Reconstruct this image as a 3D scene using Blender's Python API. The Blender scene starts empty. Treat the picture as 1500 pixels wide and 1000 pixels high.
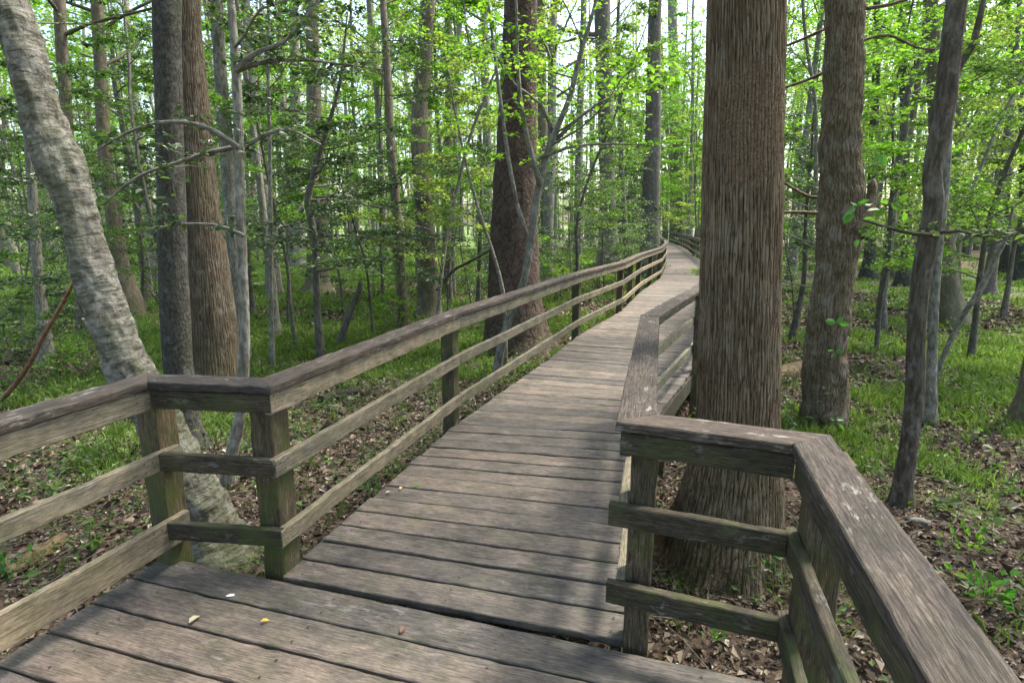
import bpy, math, random
import numpy as np
from mathutils import Vector

# ------------------------------------------------------------------ camera, world, sun, exposure
SC = bpy.context.scene
H, FPX, PITCH = 1.67, 840.0, math.radians(11.55)
cam = bpy.data.cameras.new("camera"); camo = bpy.data.objects.new("camera", cam)
SC.collection.objects.link(camo)
camo.location = (0, 0, H); camo.rotation_euler = (math.radians(90) - PITCH, 0, 0)
cam.sensor_width = 36; cam.lens = FPX / 1500 * 36; cam.clip_start = 0.05; cam.clip_end = 2000
SC.camera = camo

SUN_EL, SUN_AZ = math.radians(60), math.radians(62)      # azimuth measured from +Y towards +X
W = bpy.data.worlds.new("World"); SC.world = W; W.use_nodes = True
nt = W.node_tree; bg = nt.nodes["Background"]
sky = nt.nodes.new("ShaderNodeTexSky"); sky.sky_type = 'NISHITA'; sky.sun_disc = False
sky.sun_elevation = SUN_EL; sky.sun_rotation = SUN_AZ; sky.dust_density = 4.0; sky.air_density = 1.0; sky.ozone_density = 1.0
nt.links.new(sky.outputs[0], bg.inputs[0]); bg.inputs[1].default_value = 0.15
sun = bpy.data.lights.new("sun", 'SUN'); sun.energy = 2.0; sun.angle = math.radians(11.0); sun.color = (1, .95, .86)
so = bpy.data.objects.new("sun", sun); SC.collection.objects.link(so)
sd = Vector((math.sin(SUN_AZ) * math.cos(SUN_EL), math.cos(SUN_AZ) * math.cos(SUN_EL), math.sin(SUN_EL)))
so.rotation_euler = sd.to_track_quat('Z', 'Y').to_euler()
SC.view_settings.view_transform = 'Standard'; SC.view_settings.look = 'None'
SC.view_settings.gamma = 1; SC.view_settings.use_curve_mapping = False
SC.view_settings.exposure = 2.15
SC.render.engine = 'CYCLES'
cy = SC.cycles
cy.max_bounces = 6; cy.diffuse_bounces = 4; cy.glossy_bounces = 2; cy.transmission_bounces = 3
cy.transparent_max_bounces = 4; cy.use_denoising = True; cy.sample_clamp_indirect = 6
cy.caustics_reflective = False; cy.caustics_refractive = False

R = np.random.default_rng(7); random.seed(7)
GZ = -0.55

# ------------------------------------------------------------------ small maths
def at(px, py, Y):
    """world point seen at that pixel of the 1500 px frame, at distance Y in front"""
    x = (px - 750) / FPX; y = -(py - 500) / FPX
    c, s = math.cos(PITCH), math.sin(PITCH)
    d = np.array((x, c + y * s, -s + y * c)); t = Y / d[1]
    return np.array((0, 0, H)) + d * t, t
def gp(px, py, z=GZ):
    x = (px - 750) / FPX; y = -(py - 500) / FPX
    c, s = math.cos(PITCH), math.sin(PITCH)
    d = np.array((x, c + y * s, -s + y * c)); t = (z - H) / d[2]
    return d[0] * t, d[1] * t
def hsh(i, j, k, seed):
    n = (i * 73856093) ^ (j * 19349663) ^ (k * 83492791) ^ (seed * 2654435761 % 2147483647)
    n = (n ^ (n >> 13)) * 1274126177; n = n & 0x7fffffff
    n = (n ^ (n >> 16)) * 69069 & 0x7fffffff
    return (n % 100003) / 100003.0
def vnoise(P, seed=0):
    P = np.asarray(P, float)
    if P.shape[-1] == 2: P = np.concatenate([P, np.zeros(P.shape[:-1] + (1,))], -1)
    I = np.floor(P).astype(np.int64); F = P - I; F = F * F * (3 - 2 * F)
    r = 0
    for a in (0, 1):
        for b in (0, 1):
            for c in (0, 1):
                w = (F[..., 0] if a else 1 - F[..., 0]) * (F[..., 1] if b else 1 - F[..., 1]) * (F[..., 2] if c else 1 - F[..., 2])
                r = r + w * hsh(I[..., 0] + a, I[..., 1] + b, I[..., 2] + c, seed)
    return r
def fbm(P, seed=0, o=3):
    P = np.asarray(P, float); r = 0; a = .5; t = 0
    for k in range(o):
        r = r + a * vnoise(P, seed + k); t += a; P = P * 2.03; a *= .5
    return r / t
def gz(x, y):
    x = np.asarray(x, float); y = np.asarray(y, float)
    P = np.stack([x, y], -1)
    a = (fbm(P * .35, 3, 3) - .5) * .22 + (vnoise(P * .05, 9) - .5) * .5 * np.clip((np.hypot(x, y) - 12) / 25, 0, 1)
    return GZ + a

# ------------------------------------------------------------------ mesh building
def mesh(name, V, Q, mats, smooth=True, attrs=None, midx=None):
    """Q: list of (k, array of n-gons with k corners)"""
    me = bpy.data.meshes.new(name)
    V = np.asarray(V, np.float32)
    if isinstance(Q, np.ndarray): Q = [Q]
    Q = [q for q in Q if len(q)]
    nl = sum(q.size for q in Q); nf = sum(len(q) for q in Q)
    me.vertices.add(len(V)); me.vertices.foreach_set("co", V.ravel())
    me.loops.add(nl); me.loops.foreach_set("vertex_index", np.concatenate([q.ravel() for q in Q]).astype(np.int32))
    me.polygons.add(nf)
    tot = np.concatenate([np.full(len(q), q.shape[1], np.int32) for q in Q])
    st = np.concatenate([[0], np.cumsum(tot)[:-1]]).astype(np.int32)
    me.polygons.foreach_set("loop_start", st)
    try: me.polygons.foreach_set("loop_total", tot)
    except Exception: pass
    for m in (mats if isinstance(mats, (list, tuple)) else [mats]): me.materials.append(m)
    if midx is not None: me.polygons.foreach_set("material_index", np.asarray(midx, np.int32))
    me.polygons.foreach_set("use_smooth", np.full(nf, smooth, bool))
    for k, (dom, typ, arr) in (attrs or {}).items():
        a = me.attributes.new(k, typ, dom)
        a.data.foreach_set("vector" if typ == 'FLOAT_VECTOR' else "value", np.asarray(arr, np.float32).ravel())
    me.update(calc_edges=True); me.validate()
    return me
def link(name, me, parent=None, loc=None):
    o = bpy.data.objects.new(name, me); SC.collection.objects.link(o)
    if parent: o.parent = parent
    if loc is not None: o.location = loc
    return o
def tag(o, label=None, cat=None, group=None, kind=None):
    if label: o["label"] = label
    if cat: o["category"] = cat
    if group: o["group"] = group
    if kind: o["kind"] = kind
    return o
def empty(name, loc, label, cat, group=None):
    o = bpy.data.objects.new(name, None); SC.collection.objects.link(o); o.location = tuple(loc); o.empty_display_size = .2
    return tag(o, label, cat, group)

class MB:
    def __init__(s): s.V = []; s.Q = {}; s.n = 0; s.A = {}
    def add(s, V, Qs, **attrs):
        V = np.asarray(V, float); s.V.append(V)
        for q in (Qs if isinstance(Qs, list) else [Qs]):
            if len(q): s.Q.setdefault(q.shape[1], []).append(np.asarray(q) + s.n)
        for k, a in attrs.items(): s.A.setdefault(k, []).append(np.asarray(a, float))
        s.n += len(V)
    def build(s, name, mat, parent=None, loc=None, smooth=True, origin=None):
        V = np.concatenate(s.V)
        if origin is not None: V = V - np.asarray(origin)
        at_ = {}
        for k, L in s.A.items():
            a = np.concatenate(L); at_[k] = ('POINT', 'FLOAT_VECTOR' if a.ndim == 2 else 'FLOAT', a)
        me = mesh(name, V, [np.concatenate(q) for q in s.Q.values()], mat, smooth, at_)
        if 'rnd' in s.A and 'gc' in s.A: me.set_sharp_from_angle(angle=.42)
        return link(name, me, parent, loc)

def grid_quads(nr, nc, wrap=True):
    i = np.arange(nr - 1)[:, None]; j = np.arange(nc if wrap else nc - 1)[None, :]; j2 = (j + 1) % nc
    return np.stack([i * nc + j, i * nc + j2, (i + 1) * nc + j2, (i + 1) * nc + j], -1).reshape(-1, 4)

def resample(P, Rr, step):
    P = np.asarray(P, float); Rr = np.asarray(Rr, float)
    d = np.concatenate([[0], np.cumsum(np.linalg.norm(np.diff(P, axis=0), axis=1))])
    n = max(2, int(d[-1] / step) + 1); u = np.linspace(0, d[-1], n)
    # smooth interpolation (Catmull-Rom through the given points)
    m = np.gradient(P, d, axis=0) if len(P) > 2 else np.repeat((P[1:] - P[:1]) / d[-1], 2, 0)
    k = np.clip(np.searchsorted(d, u, side='right') - 1, 0, len(P) - 2); h = d[k + 1] - d[k]; t = ((u - d[k]) / h)[:, None]
    hh = h[:, None]
    Q = (2*t**3 - 3*t**2 + 1) * P[k] + (t**3 - 2*t**2 + t) * hh * m[k] + (-2*t**3 + 3*t**2) * P[k + 1] + (t**3 - t**2) * hh * m[k + 1]
    return Q, np.interp(u, d, Rr), u

def tube(mb, P, Rr, sides=8, step=None, disp=None, cap=True, vert=False):
    """a tapered tube through P"""
    if step: P, Rr, u = resample(P, Rr, step)
    else:
        P = np.asarray(P, float); Rr = np.asarray(Rr, float)
        u = np.concatenate([[0], np.cumsum(np.linalg.norm(np.diff(P, axis=0), axis=1))])
    T = np.gradient(P, axis=0); T /= np.linalg.norm(T, axis=1)[:, None] + 1e-9
    ref = np.array((1.0, 0, 0)) if abs(T[:, 0].mean()) < .8 else np.array((0, 1.0, 0))
    X = ref - (T @ ref)[:, None] * T; X /= np.linalg.norm(X, axis=1)[:, None]
    Yv = np.cross(T, X)
    if vert: X = np.repeat([[1.0, 0, 0]], len(P), 0); Yv = np.repeat([[0, 1.0, 0]], len(P), 0)
    th = np.linspace(0, 2 * math.pi, sides, endpoint=False)
    D = X[:, None] * np.cos(th)[None, :, None] + Yv[:, None] * np.sin(th)[None, :, None]
    rr = np.repeat(Rr[:, None], sides, 1)
    rdv = np.full(rr.shape, .6)
    if disp is not None:
        rr = rr + disp(P, u, th, rr); rdv = getattr(disp, 'rd', None); rdv = np.full(rr.shape, .6) if rdv is None or rdv.shape != rr.shape else rdv
    V = (P[:, None] + D * rr[..., None]).reshape(-1, 3); n = len(P)
    Q = [grid_quads(n, sides)]
    if cap:
        V = np.concatenate([V, [P[-1], P[0]]]); j = np.arange(sides); b = (n - 1) * sides
        Q.append(np.stack([b + j, b + (j + 1) % sides, np.full(sides, n * sides)], -1))
        Q.append(np.stack([(j + 1) % sides, j, np.full(sides, n * sides + 1)], -1))
    # bark coordinates: round the stem, up the stem
    A = np.stack([np.cos(th)[None, :] * Rr[:, None], np.sin(th)[None, :] * Rr[:, None], np.repeat(u[:, None], sides, 1)], -1).reshape(-1, 3)
    rdv = rdv.reshape(-1)
    if cap: A = np.concatenate([A, [[0, 0, u[-1]], [0, 0, 0]]]); rdv = np.append(rdv, (.6, .6))
    mb.add(V, Q, gc=A, rd=rdv)

def leaves(P, D, size, rng, up=.6, shape='kite', fold=.25):
    """leaf blades at P pointing along D"""
    n = len(P)
    D = D / (np.linalg.norm(D, axis=1)[:, None] + 1e-9)
    N = rng.normal(size=(n, 3)) * (1 - up); N[:, 2] += up
    S = np.cross(D, N); S /= np.linalg.norm(S, axis=1)[:, None] + 1e-9
    N = np.cross(S, D)
    L = (size * rng.uniform(.65, 1.3, n))[:, None]; Wd = L * .3
    if shape == 'kite':
        V = np.stack([P, P + D * L * .5 + S * Wd + N * Wd * fold, P + D * L - N * L * .08, P + D * L * .5 - S * Wd + N * Wd * fold], 1)
        Q = np.arange(n * 4).reshape(n, 4); k = 4
    else:
        M1 = P + D * L * .4 - N * Wd * .12
        V = np.stack([P, P + D * L * .28 + S * Wd * .85 + N * Wd * fold, P + D * L * .66 + S * Wd * .8 + N * Wd * fold * .8,
                      P + D * L - N * L * .12, P + D * L * .66 - S * Wd * .8 + N * Wd * fold * .8, P + D * L * .28 - S * Wd * .85 + N * Wd * fold, M1], 1)
        b = np.arange(n)[:, None] * 7
        Q = np.concatenate([b + np.array([[0, 1, 2, 6]]), b + np.array([[6, 2, 3, 3]])[:, :3].repeat(1, 0)[:, [0, 1, 2, 2]], b + np.array([[0, 6, 4, 5]])], 0) if False else None
        q4 = np.concatenate([b + np.array([0, 1, 2, 6]), b + np.array([0, 6, 4, 5])]); q3 = np.concatenate([b + np.array([6, 2, 3]), b + np.array([6, 3, 4])])
        Q = [q4, q3]; k = 7
    return V.reshape(-1, 3), Q, np.repeat(rng.random(n), k)

# ------------------------------------------------------------------ materials
def newmat(name):
    m = bpy.data.materials.new(name); m.use_nodes = True; t = m.node_tree
    b = t.nodes["Principled BSDF"]; return m, t, b
def nd(t, typ, **kw):
    n = t.nodes.new(typ)
    for k, v in kw.items():
        if k.startswith('i_'):
            key = k[2:]; n.inputs[int(key) if key.isdigit() else key].default_value = v
        else: setattr(n, k, v)
    return n
def ramp(t, src, stops, interp='LINEAR'):
    r = nd(t, 'ShaderNodeValToRGB'); r.color_ramp.interpolation = interp
    e = r.color_ramp.elements
    while len(e) < len(stops): e.new(.5)
    for k, (p, c) in enumerate(stops):
        e[k].position = p; e[k].color = (c if isinstance(c, tuple) else (c, c, c)) + (1,)
    t.links.new(src, r.inputs[0]); return r.outputs[0]
def mix(t, a, b, f, mode='MIX'):
    m = nd(t, 'ShaderNodeMix', data_type='RGBA', blend_type=mode)
    for s, v in ((6, a), (7, b), (0, f)):
        if hasattr(v, 'is_linked') or hasattr(v, 'links'): t.links.new(v, m.inputs[s])
        else: m.inputs[s].default_value = v if s == 0 else tuple(v) + (1,)
    return m.outputs[2]
def mth(t, op, a, b=None, c=None):
    m = nd(t, 'ShaderNodeMath', operation=op)
    for s, v in enumerate((a, b, c)):
        if v is None: continue
        if hasattr(v, 'links'): t.links.new(v, m.inputs[s])
        else: m.inputs[s].default_value = v
    return m.outputs[0]
def noise(t, vec, scale, detail=4, rough=.55, dist=0.0):
    n = nd(t, 'ShaderNodeTexNoise'); n.inputs['Scale'].default_value = scale; n.inputs['Detail'].default_value = detail
    n.inputs['Roughness'].default_value = rough; n.inputs['Distortion'].default_value = dist
    if vec is not None: t.links.new(vec, n.inputs['Vector'])
    return n.outputs[0]
def mapping(t, vec, scale=(1, 1, 1), loc=(0, 0, 0)):
    m = nd(t, 'ShaderNodeMapping'); m.inputs['Scale'].default_value = scale; m.inputs['Location'].default_value = loc
    t.links.new(vec, m.inputs['Vector']); return m.outputs[0]
def attr(t, name, out='Vector'):
    a = nd(t, 'ShaderNodeAttribute', attribute_name=name); return a.outputs[out]
def bump(t, b, h, strength, dist):
    n = nd(t, 'ShaderNodeBump'); n.inputs['Strength'].default_value = strength; n.inputs['Distance'].default_value = dist
    t.links.new(h, n.inputs['Height']); t.links.new(n.outputs[0], b.inputs['Normal']); return n

def wood(name, dark, mid, light, moss=0.0, worn=0.0, patch=.5, lowmoss=0.0):
    m, t, b = newmat(name)
    gc = attr(t, 'gc'); rnd = attr(t, 'rnd', 'Fac')
    g1 = noise(t, mapping(t, gc, (8.0, 150, 150)), 1.0, 7, .72, .25)          # growth rings drawn out along the board
    g2 = noise(t, mapping(t, gc, (22, 420, 420)), 1.0, 4, .75)                # fibres
    blot = noise(t, mapping(t, gc, (4.5, 8, 8)), 1.0, 8, .72)               # weather stains
    v = mth(t, 'MULTIPLY_ADD', g1, .55, mth(t, 'MULTIPLY', g2, .45))
    col = ramp(t, v, [(.34, tuple(c * .7 for c in dark)), (.43, dark), (.51, mid), (.64, light)])
    st = ramp(t, blot, [(.36, (.36, .37, .38)), (.46, (.75, .75, .76)), (.55, (1.05, 1.0, .96)), (.66, (1.42, 1.33, 1.25))])
    b2 = noise(t, mapping(t, gc, (30, 55, 55)), 1.0, 6, .75); st = mix(t, st, ramp(t, b2, [(.38, .72), (.5, 1.0), (.66, 1.25)]), .8, 'MULTIPLY')
    col = mix(t, col, st, patch, 'MULTIPLY')
    br = ramp(t, rnd, [(0, (.62, .65, .68)), (.5, (1, .98, .95)), (1, (1.28, 1.18, 1.08))])
    col = mix(t, col, br, .85, 'MULTIPLY')
    vo = nd(t, 'ShaderNodeTexVoronoi'); vo.inputs['Scale'].default_value = 1.0       # knots
    t.links.new(mapping(t, gc, (1.5, 5.5, 5.5)), vo.inputs['Vector'])
    kn = ramp(t, vo.outputs['Distance'], [(.05, 1.0), (.11, 0.0)])
    col = mix(t, col, tuple(c * .45 for c in dark), mth(t, 'MULTIPLY', kn, .6))
    geo = nd(t, 'ShaderNodeNewGeometry'); pos = geo.outputs['Position']
    if worn:
        w = noise(t, mapping(t, gc, (9, 26, 26)), 1.0, 6, .7)
        w2 = noise(t, mapping(t, gc, (1.7, 3, 3)), 1.0, 2)
        ww = mth(t, 'MULTIPLY', ramp(t, w, [(.575, 0.0), (.64, 1.0)]), ramp(t, w2, [(.4, .0), (.62, 1.0)]))
        col = mix(t, col, (.42, .40, .36), mth(t, 'MULTIPLY', ww, worn))
    if moss:
        ms = noise(t, pos, 5.5, 5, .65); ms2 = noise(t, pos, 1.3, 2)
        mm = mth(t, 'MULTIPLY', ramp(t, ms, [(.46, 0.0), (.6, 1.0)]), ramp(t, ms2, [(.3, .25), (.6, 1.0)]))
        if lowmoss:
            sep = nd(t, 'ShaderNodeSeparateXYZ'); t.links.new(pos, sep.inputs[0])
            lo = nd(t, 'ShaderNodeMapRange'); lo.inputs[1].default_value = 1.0; lo.inputs[2].default_value = 0.0; lo.inputs[3].default_value = 1 - lowmoss; lo.inputs[4].default_value = 1.0
            t.links.new(sep.outputs[2], lo.inputs[0]); mm = mth(t, 'MULTIPLY', mm, lo.outputs[0])
        col = mix(t, col, (.06, .082, .018), mth(t, 'MULTIPLY', mm, moss))
    t.links.new(col, b.inputs['Base Color'])
    b.inputs['Roughness'].default_value = .78; b.inputs['Specular IOR Level'].default_value = .3
    hgt = mth(t, 'ADD', mth(t, 'MULTIPLY', g1, .7), mth(t, 'MULTIPLY', g2, .5))
    hgt = mth(t, 'SUBTRACT', hgt, mth(t, 'MULTIPLY', kn, .25))
    bump(t, b, hgt, .9, .004)
    return m
M_deck = wood('deck_wood', (.078, .066, .057), (.152, .132, .115), (.25, .222, .195), moss=.22, worn=.25, patch=.75)
M_cap = wood('cap_wood', (.024, .019, .016), (.072, .058, .048), (.175, .15, .13), moss=.12, worn=.55, patch=.7)
M_rail = wood('rail_wood', (.10, .088, .062), (.22, .195, .142), (.36, .33, .25), moss=.4, worn=.3, patch=.7, lowmoss=.4)
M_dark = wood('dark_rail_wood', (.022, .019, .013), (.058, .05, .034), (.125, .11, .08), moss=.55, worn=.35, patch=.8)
M_post = wood('post_wood', (.04, .031, .019), (.105, .087, .054), (.22, .185, .12), moss=.9, worn=.2, patch=.8)
M_beam = wood('beam_wood', (.03, .026, .018), (.075, .065, .048), (.14, .125, .09), moss=.6, patch=.8)

def bark(name, dark, mid, light, sx=30, sz=5, moss=0., mosscol=(.07, .095, .03), lichen=0., licol=(.4, .4, .36), crack=.8, bd=.015, kind='furrow', basemoss=0., scar=None):
    m, t, b = newmat(name)
    gc = attr(t, 'gc')
    w = noise(t, mapping(t, gc, (6, 6, 3)), 1.0, 3)
    if kind == 'furrow':
        n_ = noise(t, mapping(t, gc, (sx, sx, sz)), .55, 2, .5, .35); n2_ = noise(t, mapping(t, gc, (sx * 1.5, sx * 1.5, sz * 2.2), (7, 3, 1)), .55, 2, .5, .5)
        r1 = mth(t, 'ABSOLUTE', mth(t, 'SUBTRACT', n_, .5)); r2 = mth(t, 'ABSOLUTE', mth(t, 'SUBTRACT', n2_, .5))
        plate = mth(t, 'MULTIPLY', ramp(t, r1, [(0.0, .45), (.03, .75), (.06, 1.0)]), ramp(t, r2, [(0.0, .6), (.03, .85), (.06, 1.0)]))
        rd = attr(t, 'rd', 'Fac'); plate = mth(t, 'MULTIPLY', plate, ramp(t, rd, [(.15, .08), (.38, .55), (.55, 1.0)]))
    elif kind == 'ring':                                    # smooth bark with sideways lenticels
        base = mapping(t, gc, (7, 7, 60))
        plate = ramp(t, noise(t, base, 1.0, 5, .6), [(.3, .0), (.5, .75), (.7, 1.0)])
    elif kind == 'rough':                                   # scabby plates with sideways cracks
        a_ = noise(t, mapping(t, gc, (9, 9, 34)), 1.0, 7, .68, .6); b_ = noise(t, mapping(t, gc, (26, 26, 30)), 1.0, 5, .7)
        plate = ramp(t, mth(t, 'ADD', mth(t, 'MULTIPLY', a_, .6), mth(t, 'MULTIPLY', b_, .4)), [(.40, .0), (.47, .6), (.56, 1.0)])
    else:
        plate = ramp(t, noise(t, mapping(t, gc, (sx, sx, sz)), 1.0, 4, .6), [(.3, .0), (.6, 1.0)])
    fine = noise(t, mapping(t, gc, (120, 120, 45)), 1.0, 4, .65)
    v = mth(t, 'ADD', mth(t, 'MULTIPLY', plate, .6), mth(t, 'MULTIPLY', fine, .4))
    col = ramp(t, v, [(.2, dark), (.55, mid), (.85, light)])
    col = mix(t, mid, col, crack)
    big = ramp(t, noise(t, mapping(t, gc, (3, 3, 1.3)), 1.0, 4), [(.35, .8), (.65, 1.15)])
    col = mix(t, col, big, .7, 'MULTIPLY')
    geo = nd(t, 'ShaderNodeNewGeometry')
    if lichen:
        l = noise(t, mapping(t, gc, (9, 9, 6)), 1.0, 6, .7)
        col = mix(t, col, licol, mth(t, 'MULTIPLY', ramp(t, l, [(.52, 0.0), (.62, 1.0)]), lichen))
    if moss:
        l = noise(t, mapping(t, gc, (5, 5, 2)), 1.0, 6, .7)
        col = mix(t, col, mosscol, mth(t, 'MULTIPLY', ramp(t, l, [(.42, 0.0), (.65, 1.0)]), moss))
    if basemoss:
        sep = nd(t, 'ShaderNodeSeparateXYZ'); t.links.new(gc, sep.inputs[0])
        mr = nd(t, 'ShaderNodeMapRange'); mr.inputs[1].default_value = 1.3; mr.inputs[2].default_value = .1; mr.inputs[3].default_value = 0; mr.inputs[4].default_value = 1
        t.links.new(sep.outputs[2], mr.inputs[0])
        l = ramp(t, noise(t, mapping(t, gc, (11, 11, 7)), 1.0, 6, .7), [(.38, 0.0), (.6, 1.0)])
        col = mix(t, col, mosscol, mth(t, 'MULTIPLY', mth(t, 'MULTIPLY', l, mr.outputs[0]), basemoss))
    if scar is not None:                                    # a rough healed patch on one side of the trunk
        sub = nd(t, 'ShaderNodeVectorMath', operation='SUBTRACT'); t.links.new(geo.outputs['Position'], sub.inputs[0]); sub.inputs[1].default_value = tuple(scar)
        ln = nd(t, 'ShaderNodeVectorMath', operation='LENGTH'); t.links.new(mapping(t, sub.outputs[0], (3.6, 3.6, 2.1)), ln.inputs[0])
        wob = noise(t, geo.outputs['Position'], 9, 5, .7)
        mk = ramp(t, mth(t, 'ADD', ln.outputs['Value'], mth(t, 'MULTIPLY', mth(t, 'SUBTRACT', wob, .5), 1.1)), [(.66, 1.0), (.82, 0.0)])
        rg = noise(t, geo.outputs['Position'], 75, 6, .75)
        col = mix(t, col, ramp(t, rg, [(.35, (.085, .055, .033)), (.5, (.23, .16, .10)), (.65, (.36, .27, .18))]), mth(t, 'MULTIPLY', mk, .85))
        fine = mth(t, 'ADD', fine, mth(t, 'MULTIPLY', mth(t, 'MULTIPLY', rg, mk), 2.5))
    oi = nd(t, 'ShaderNodeObjectInfo')
    col = mix(t, col, ramp(t, oi.outputs['Random'], [(0, (.8, .8, .8)), (1, (1.15, 1.12, 1.1))]), .6, 'MULTIPLY')
    t.links.new(col, b.inputs['Base Color']); b.inputs['Roughness'].default_value = .9; b.inputs['Specular IOR Level'].default_value = .2
    bump(t, b, mth(t, 'ADD', plate, mth(t, 'MULTIPLY', fine, .5)), .9, bd)
    return m
B_furrow = bark('furrowed_bark', (.03, .02, .013), (.135, .094, .056), (.25, .19, .125), 44, 3.6, moss=.15, lichen=.12, mosscol=(.045, .046, .018), bd=.016, basemoss=1.0, scar=at(1108, 175, 3.27)[0], crack=1.0)
B_flaky = bark('flaky_bark', (.035, .025, .017), (.105, .076, .05), (.21, .165, .115), 38, 9, moss=.25, lichen=.2, bd=.012, kind='furrow')
B_pale = bark('pale_lichen_bark', (.07, .065, .045), (.20, .185, .15), (.36, .345, .30), moss=.8, mosscol=(.10, .115, .05), lichen=.65, licol=(.43, .44, .38), kind='rough', bd=.014, basemoss=.7)
B_dark = bark('dark_smooth_bark', (.02, .019, .017), (.046, .044, .039), (.09, .086, .078), sx=50, sz=30, moss=.25, lichen=.25, licol=(.25, .26, .24), kind='soft', bd=.006)
B_brown = bark('brown_mossy_bark', (.055, .045, .035), (.13, .105, .08), (.22, .185, .14), 36, 6, moss=.35, lichen=.25, bd=.012, basemoss=.6)
B_pine = bark('scaly_red_bark', (.018, .013, .011), (.066, .045, .036), (.125, .093, .076), 14, 9, lichen=.12, licol=(.25, .2, .18), bd=.03, basemoss=.4)
B_grey = bark('grey_speckled_bark', (.08, .075, .062), (.17, .16, .135), (.32, .31, .27), 40, 12, moss=.35, lichen=.6, bd=.005, kind='soft')
B_sap = bark('sapling_bark', (.05, .045, .04), (.10, .09, .08), (.17, .16, .14), 40, 12, moss=.25, lichen=.25, bd=.004, kind='soft')
B_smooth = bark('smooth_brown_bark', (.06, .05, .043), (.115, .10, .088), (.19, .17, .15), sx=45, sz=22, moss=.3, lichen=.3, kind='soft', bd=.006)

B_darkbrown = bark('dark_brown_smooth_bark', (.03, .024, .02), (.075, .06, .048), (.14, .12, .10), sx=40, sz=9, moss=.3, lichen=.25, kind='soft', bd=.008)
B_furrow2 = bark('grey_brown_furrowed_bark', (.026, .02, .015), (.078, .059, .041), (.16, .127, .09), 44, 3.6, moss=.2, lichen=.2, bd=.014, basemoss=.5)

def leafmat(name, stops, tr=.5, rough=.45, spec=.4, tint=(1.25, 1.5, .6)):
    m, t, b = newmat(name)
    rnd = attr(t, 'rnd', 'Fac'); oi = nd(t, 'ShaderNodeObjectInfo')
    col = ramp(t, rnd, stops)
    col = mix(t, col, ramp(t, oi.outputs['Random'], [(0, (.8, .86, .9)), (1, (1.15, 1.1, .95))]), .8, 'MULTIPLY')
    t.links.new(col, b.inputs['Base Color']); b.inputs['Roughness'].default_value = rough; b.inputs['Specular IOR Level'].default_value = spec
    tl = nd(t, 'ShaderNodeBsdfTranslucent'); t.links.new(mix(t, col, tint, 1.0, 'MULTIPLY'), tl.inputs[0])
    ms = nd(t, 'ShaderNodeMixShader'); ms.inputs[0].default_value = tr
    t.links.new(b.outputs[0], ms.inputs[1]); t.links.new(tl.outputs[0], ms.inputs[2])
    t.links.new(ms.outputs[0], t.nodes['Material Output'].inputs[0])
    return m
L_holly = leafmat('holly_leaf', [(0, (.026, .048, .022)), (.6, (.05, .088, .036)), (1, (.10, .15, .06))], .35, .38, .6)
L_mid = leafmat('midgreen_leaf', [(0, (.05, .085, .03)), (.6, (.085, .145, .045)), (1, (.14, .22, .065))], .5)
L_spring = leafmat('spring_leaf', [(0, (.08, .155, .025)), (.6, (.14, .26, .04)), (1, (.25, .37, .07))], .6, .5, .3)
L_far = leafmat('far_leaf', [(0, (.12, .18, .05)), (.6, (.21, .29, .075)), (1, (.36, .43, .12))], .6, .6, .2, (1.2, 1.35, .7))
L_grass = leafmat('grass_blade', [(0, (.075, .125, .035)), (.6, (.14, .22, .055)), (1, (.26, .32, .11))], .45, .5, .3, (1.2, 1.35, .7))
L_litter = leafmat('dead_leaf', [(0, (.035, .026, .019)), (.4, (.10, .074, .053)), (.75, (.19, .148, .112)), (.93, (.30, .245, .19)), (1, (.45, .40, .33))], .1, .7, .2, (1, .9, .7))
L_yellow = leafmat('yellow_leaf', [(0, (.5, .36, .05)), (1, (.62, .5, .1))], .2, .5, .3, (1, .9, .5))

def ground_mat():
    m, t, b = newmat('forest_floor')
    geo = nd(t, 'ShaderNodeNewGeometry'); pos = geo.outputs['Position']
    n1 = noise(t, pos, 9, 8, .7); n2 = noise(t, pos, 60, 5, .7)
    vo = nd(t, 'ShaderNodeTexVoronoi'); vo.inputs['Scale'].default_value = 22; t.links.new(pos, vo.inputs['Vector'])
    c = ramp(t, vo.outputs['Color'], [(.15, (.045, .03, .022)), (.5, (.105, .072, .052)), (.85, (.2, .15, .11))])
    c2 = ramp(t, n2, [(.3, (.03, .022, .016)), (.7, (.13, .095, .07))])
    c = mix(t, c, c2, .5)
    g = attr(t, 'grass', 'Fac')
    gg = mth(t, 'ADD', g, mth(t, 'MULTIPLY', mth(t, 'SUBTRACT', n1, .5), 1.0))
    gc_ = ramp(t, noise(t, pos, 16, 5, .7), [(.3, (.06, .105, .025)), (.55, (.12, .20, .045)), (.75, (.18, .27, .07))])
    c = mix(t, c, gc_, mth(t, 'MULTIPLY', ramp(t, gg, [(.4, 0.0), (.62, 1.0)]), .85))
    mud = noise(t, pos, .55, 3)
    t.links.new(c, b.inputs['Base Color']); b.inputs['Roughness'].default_value = .92; b.inputs['Specular IOR Level'].default_value = .2
    bump(t, b, mth(t, 'ADD', vo.outputs['Distance'], n2), .7, .03)
    return m

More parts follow.
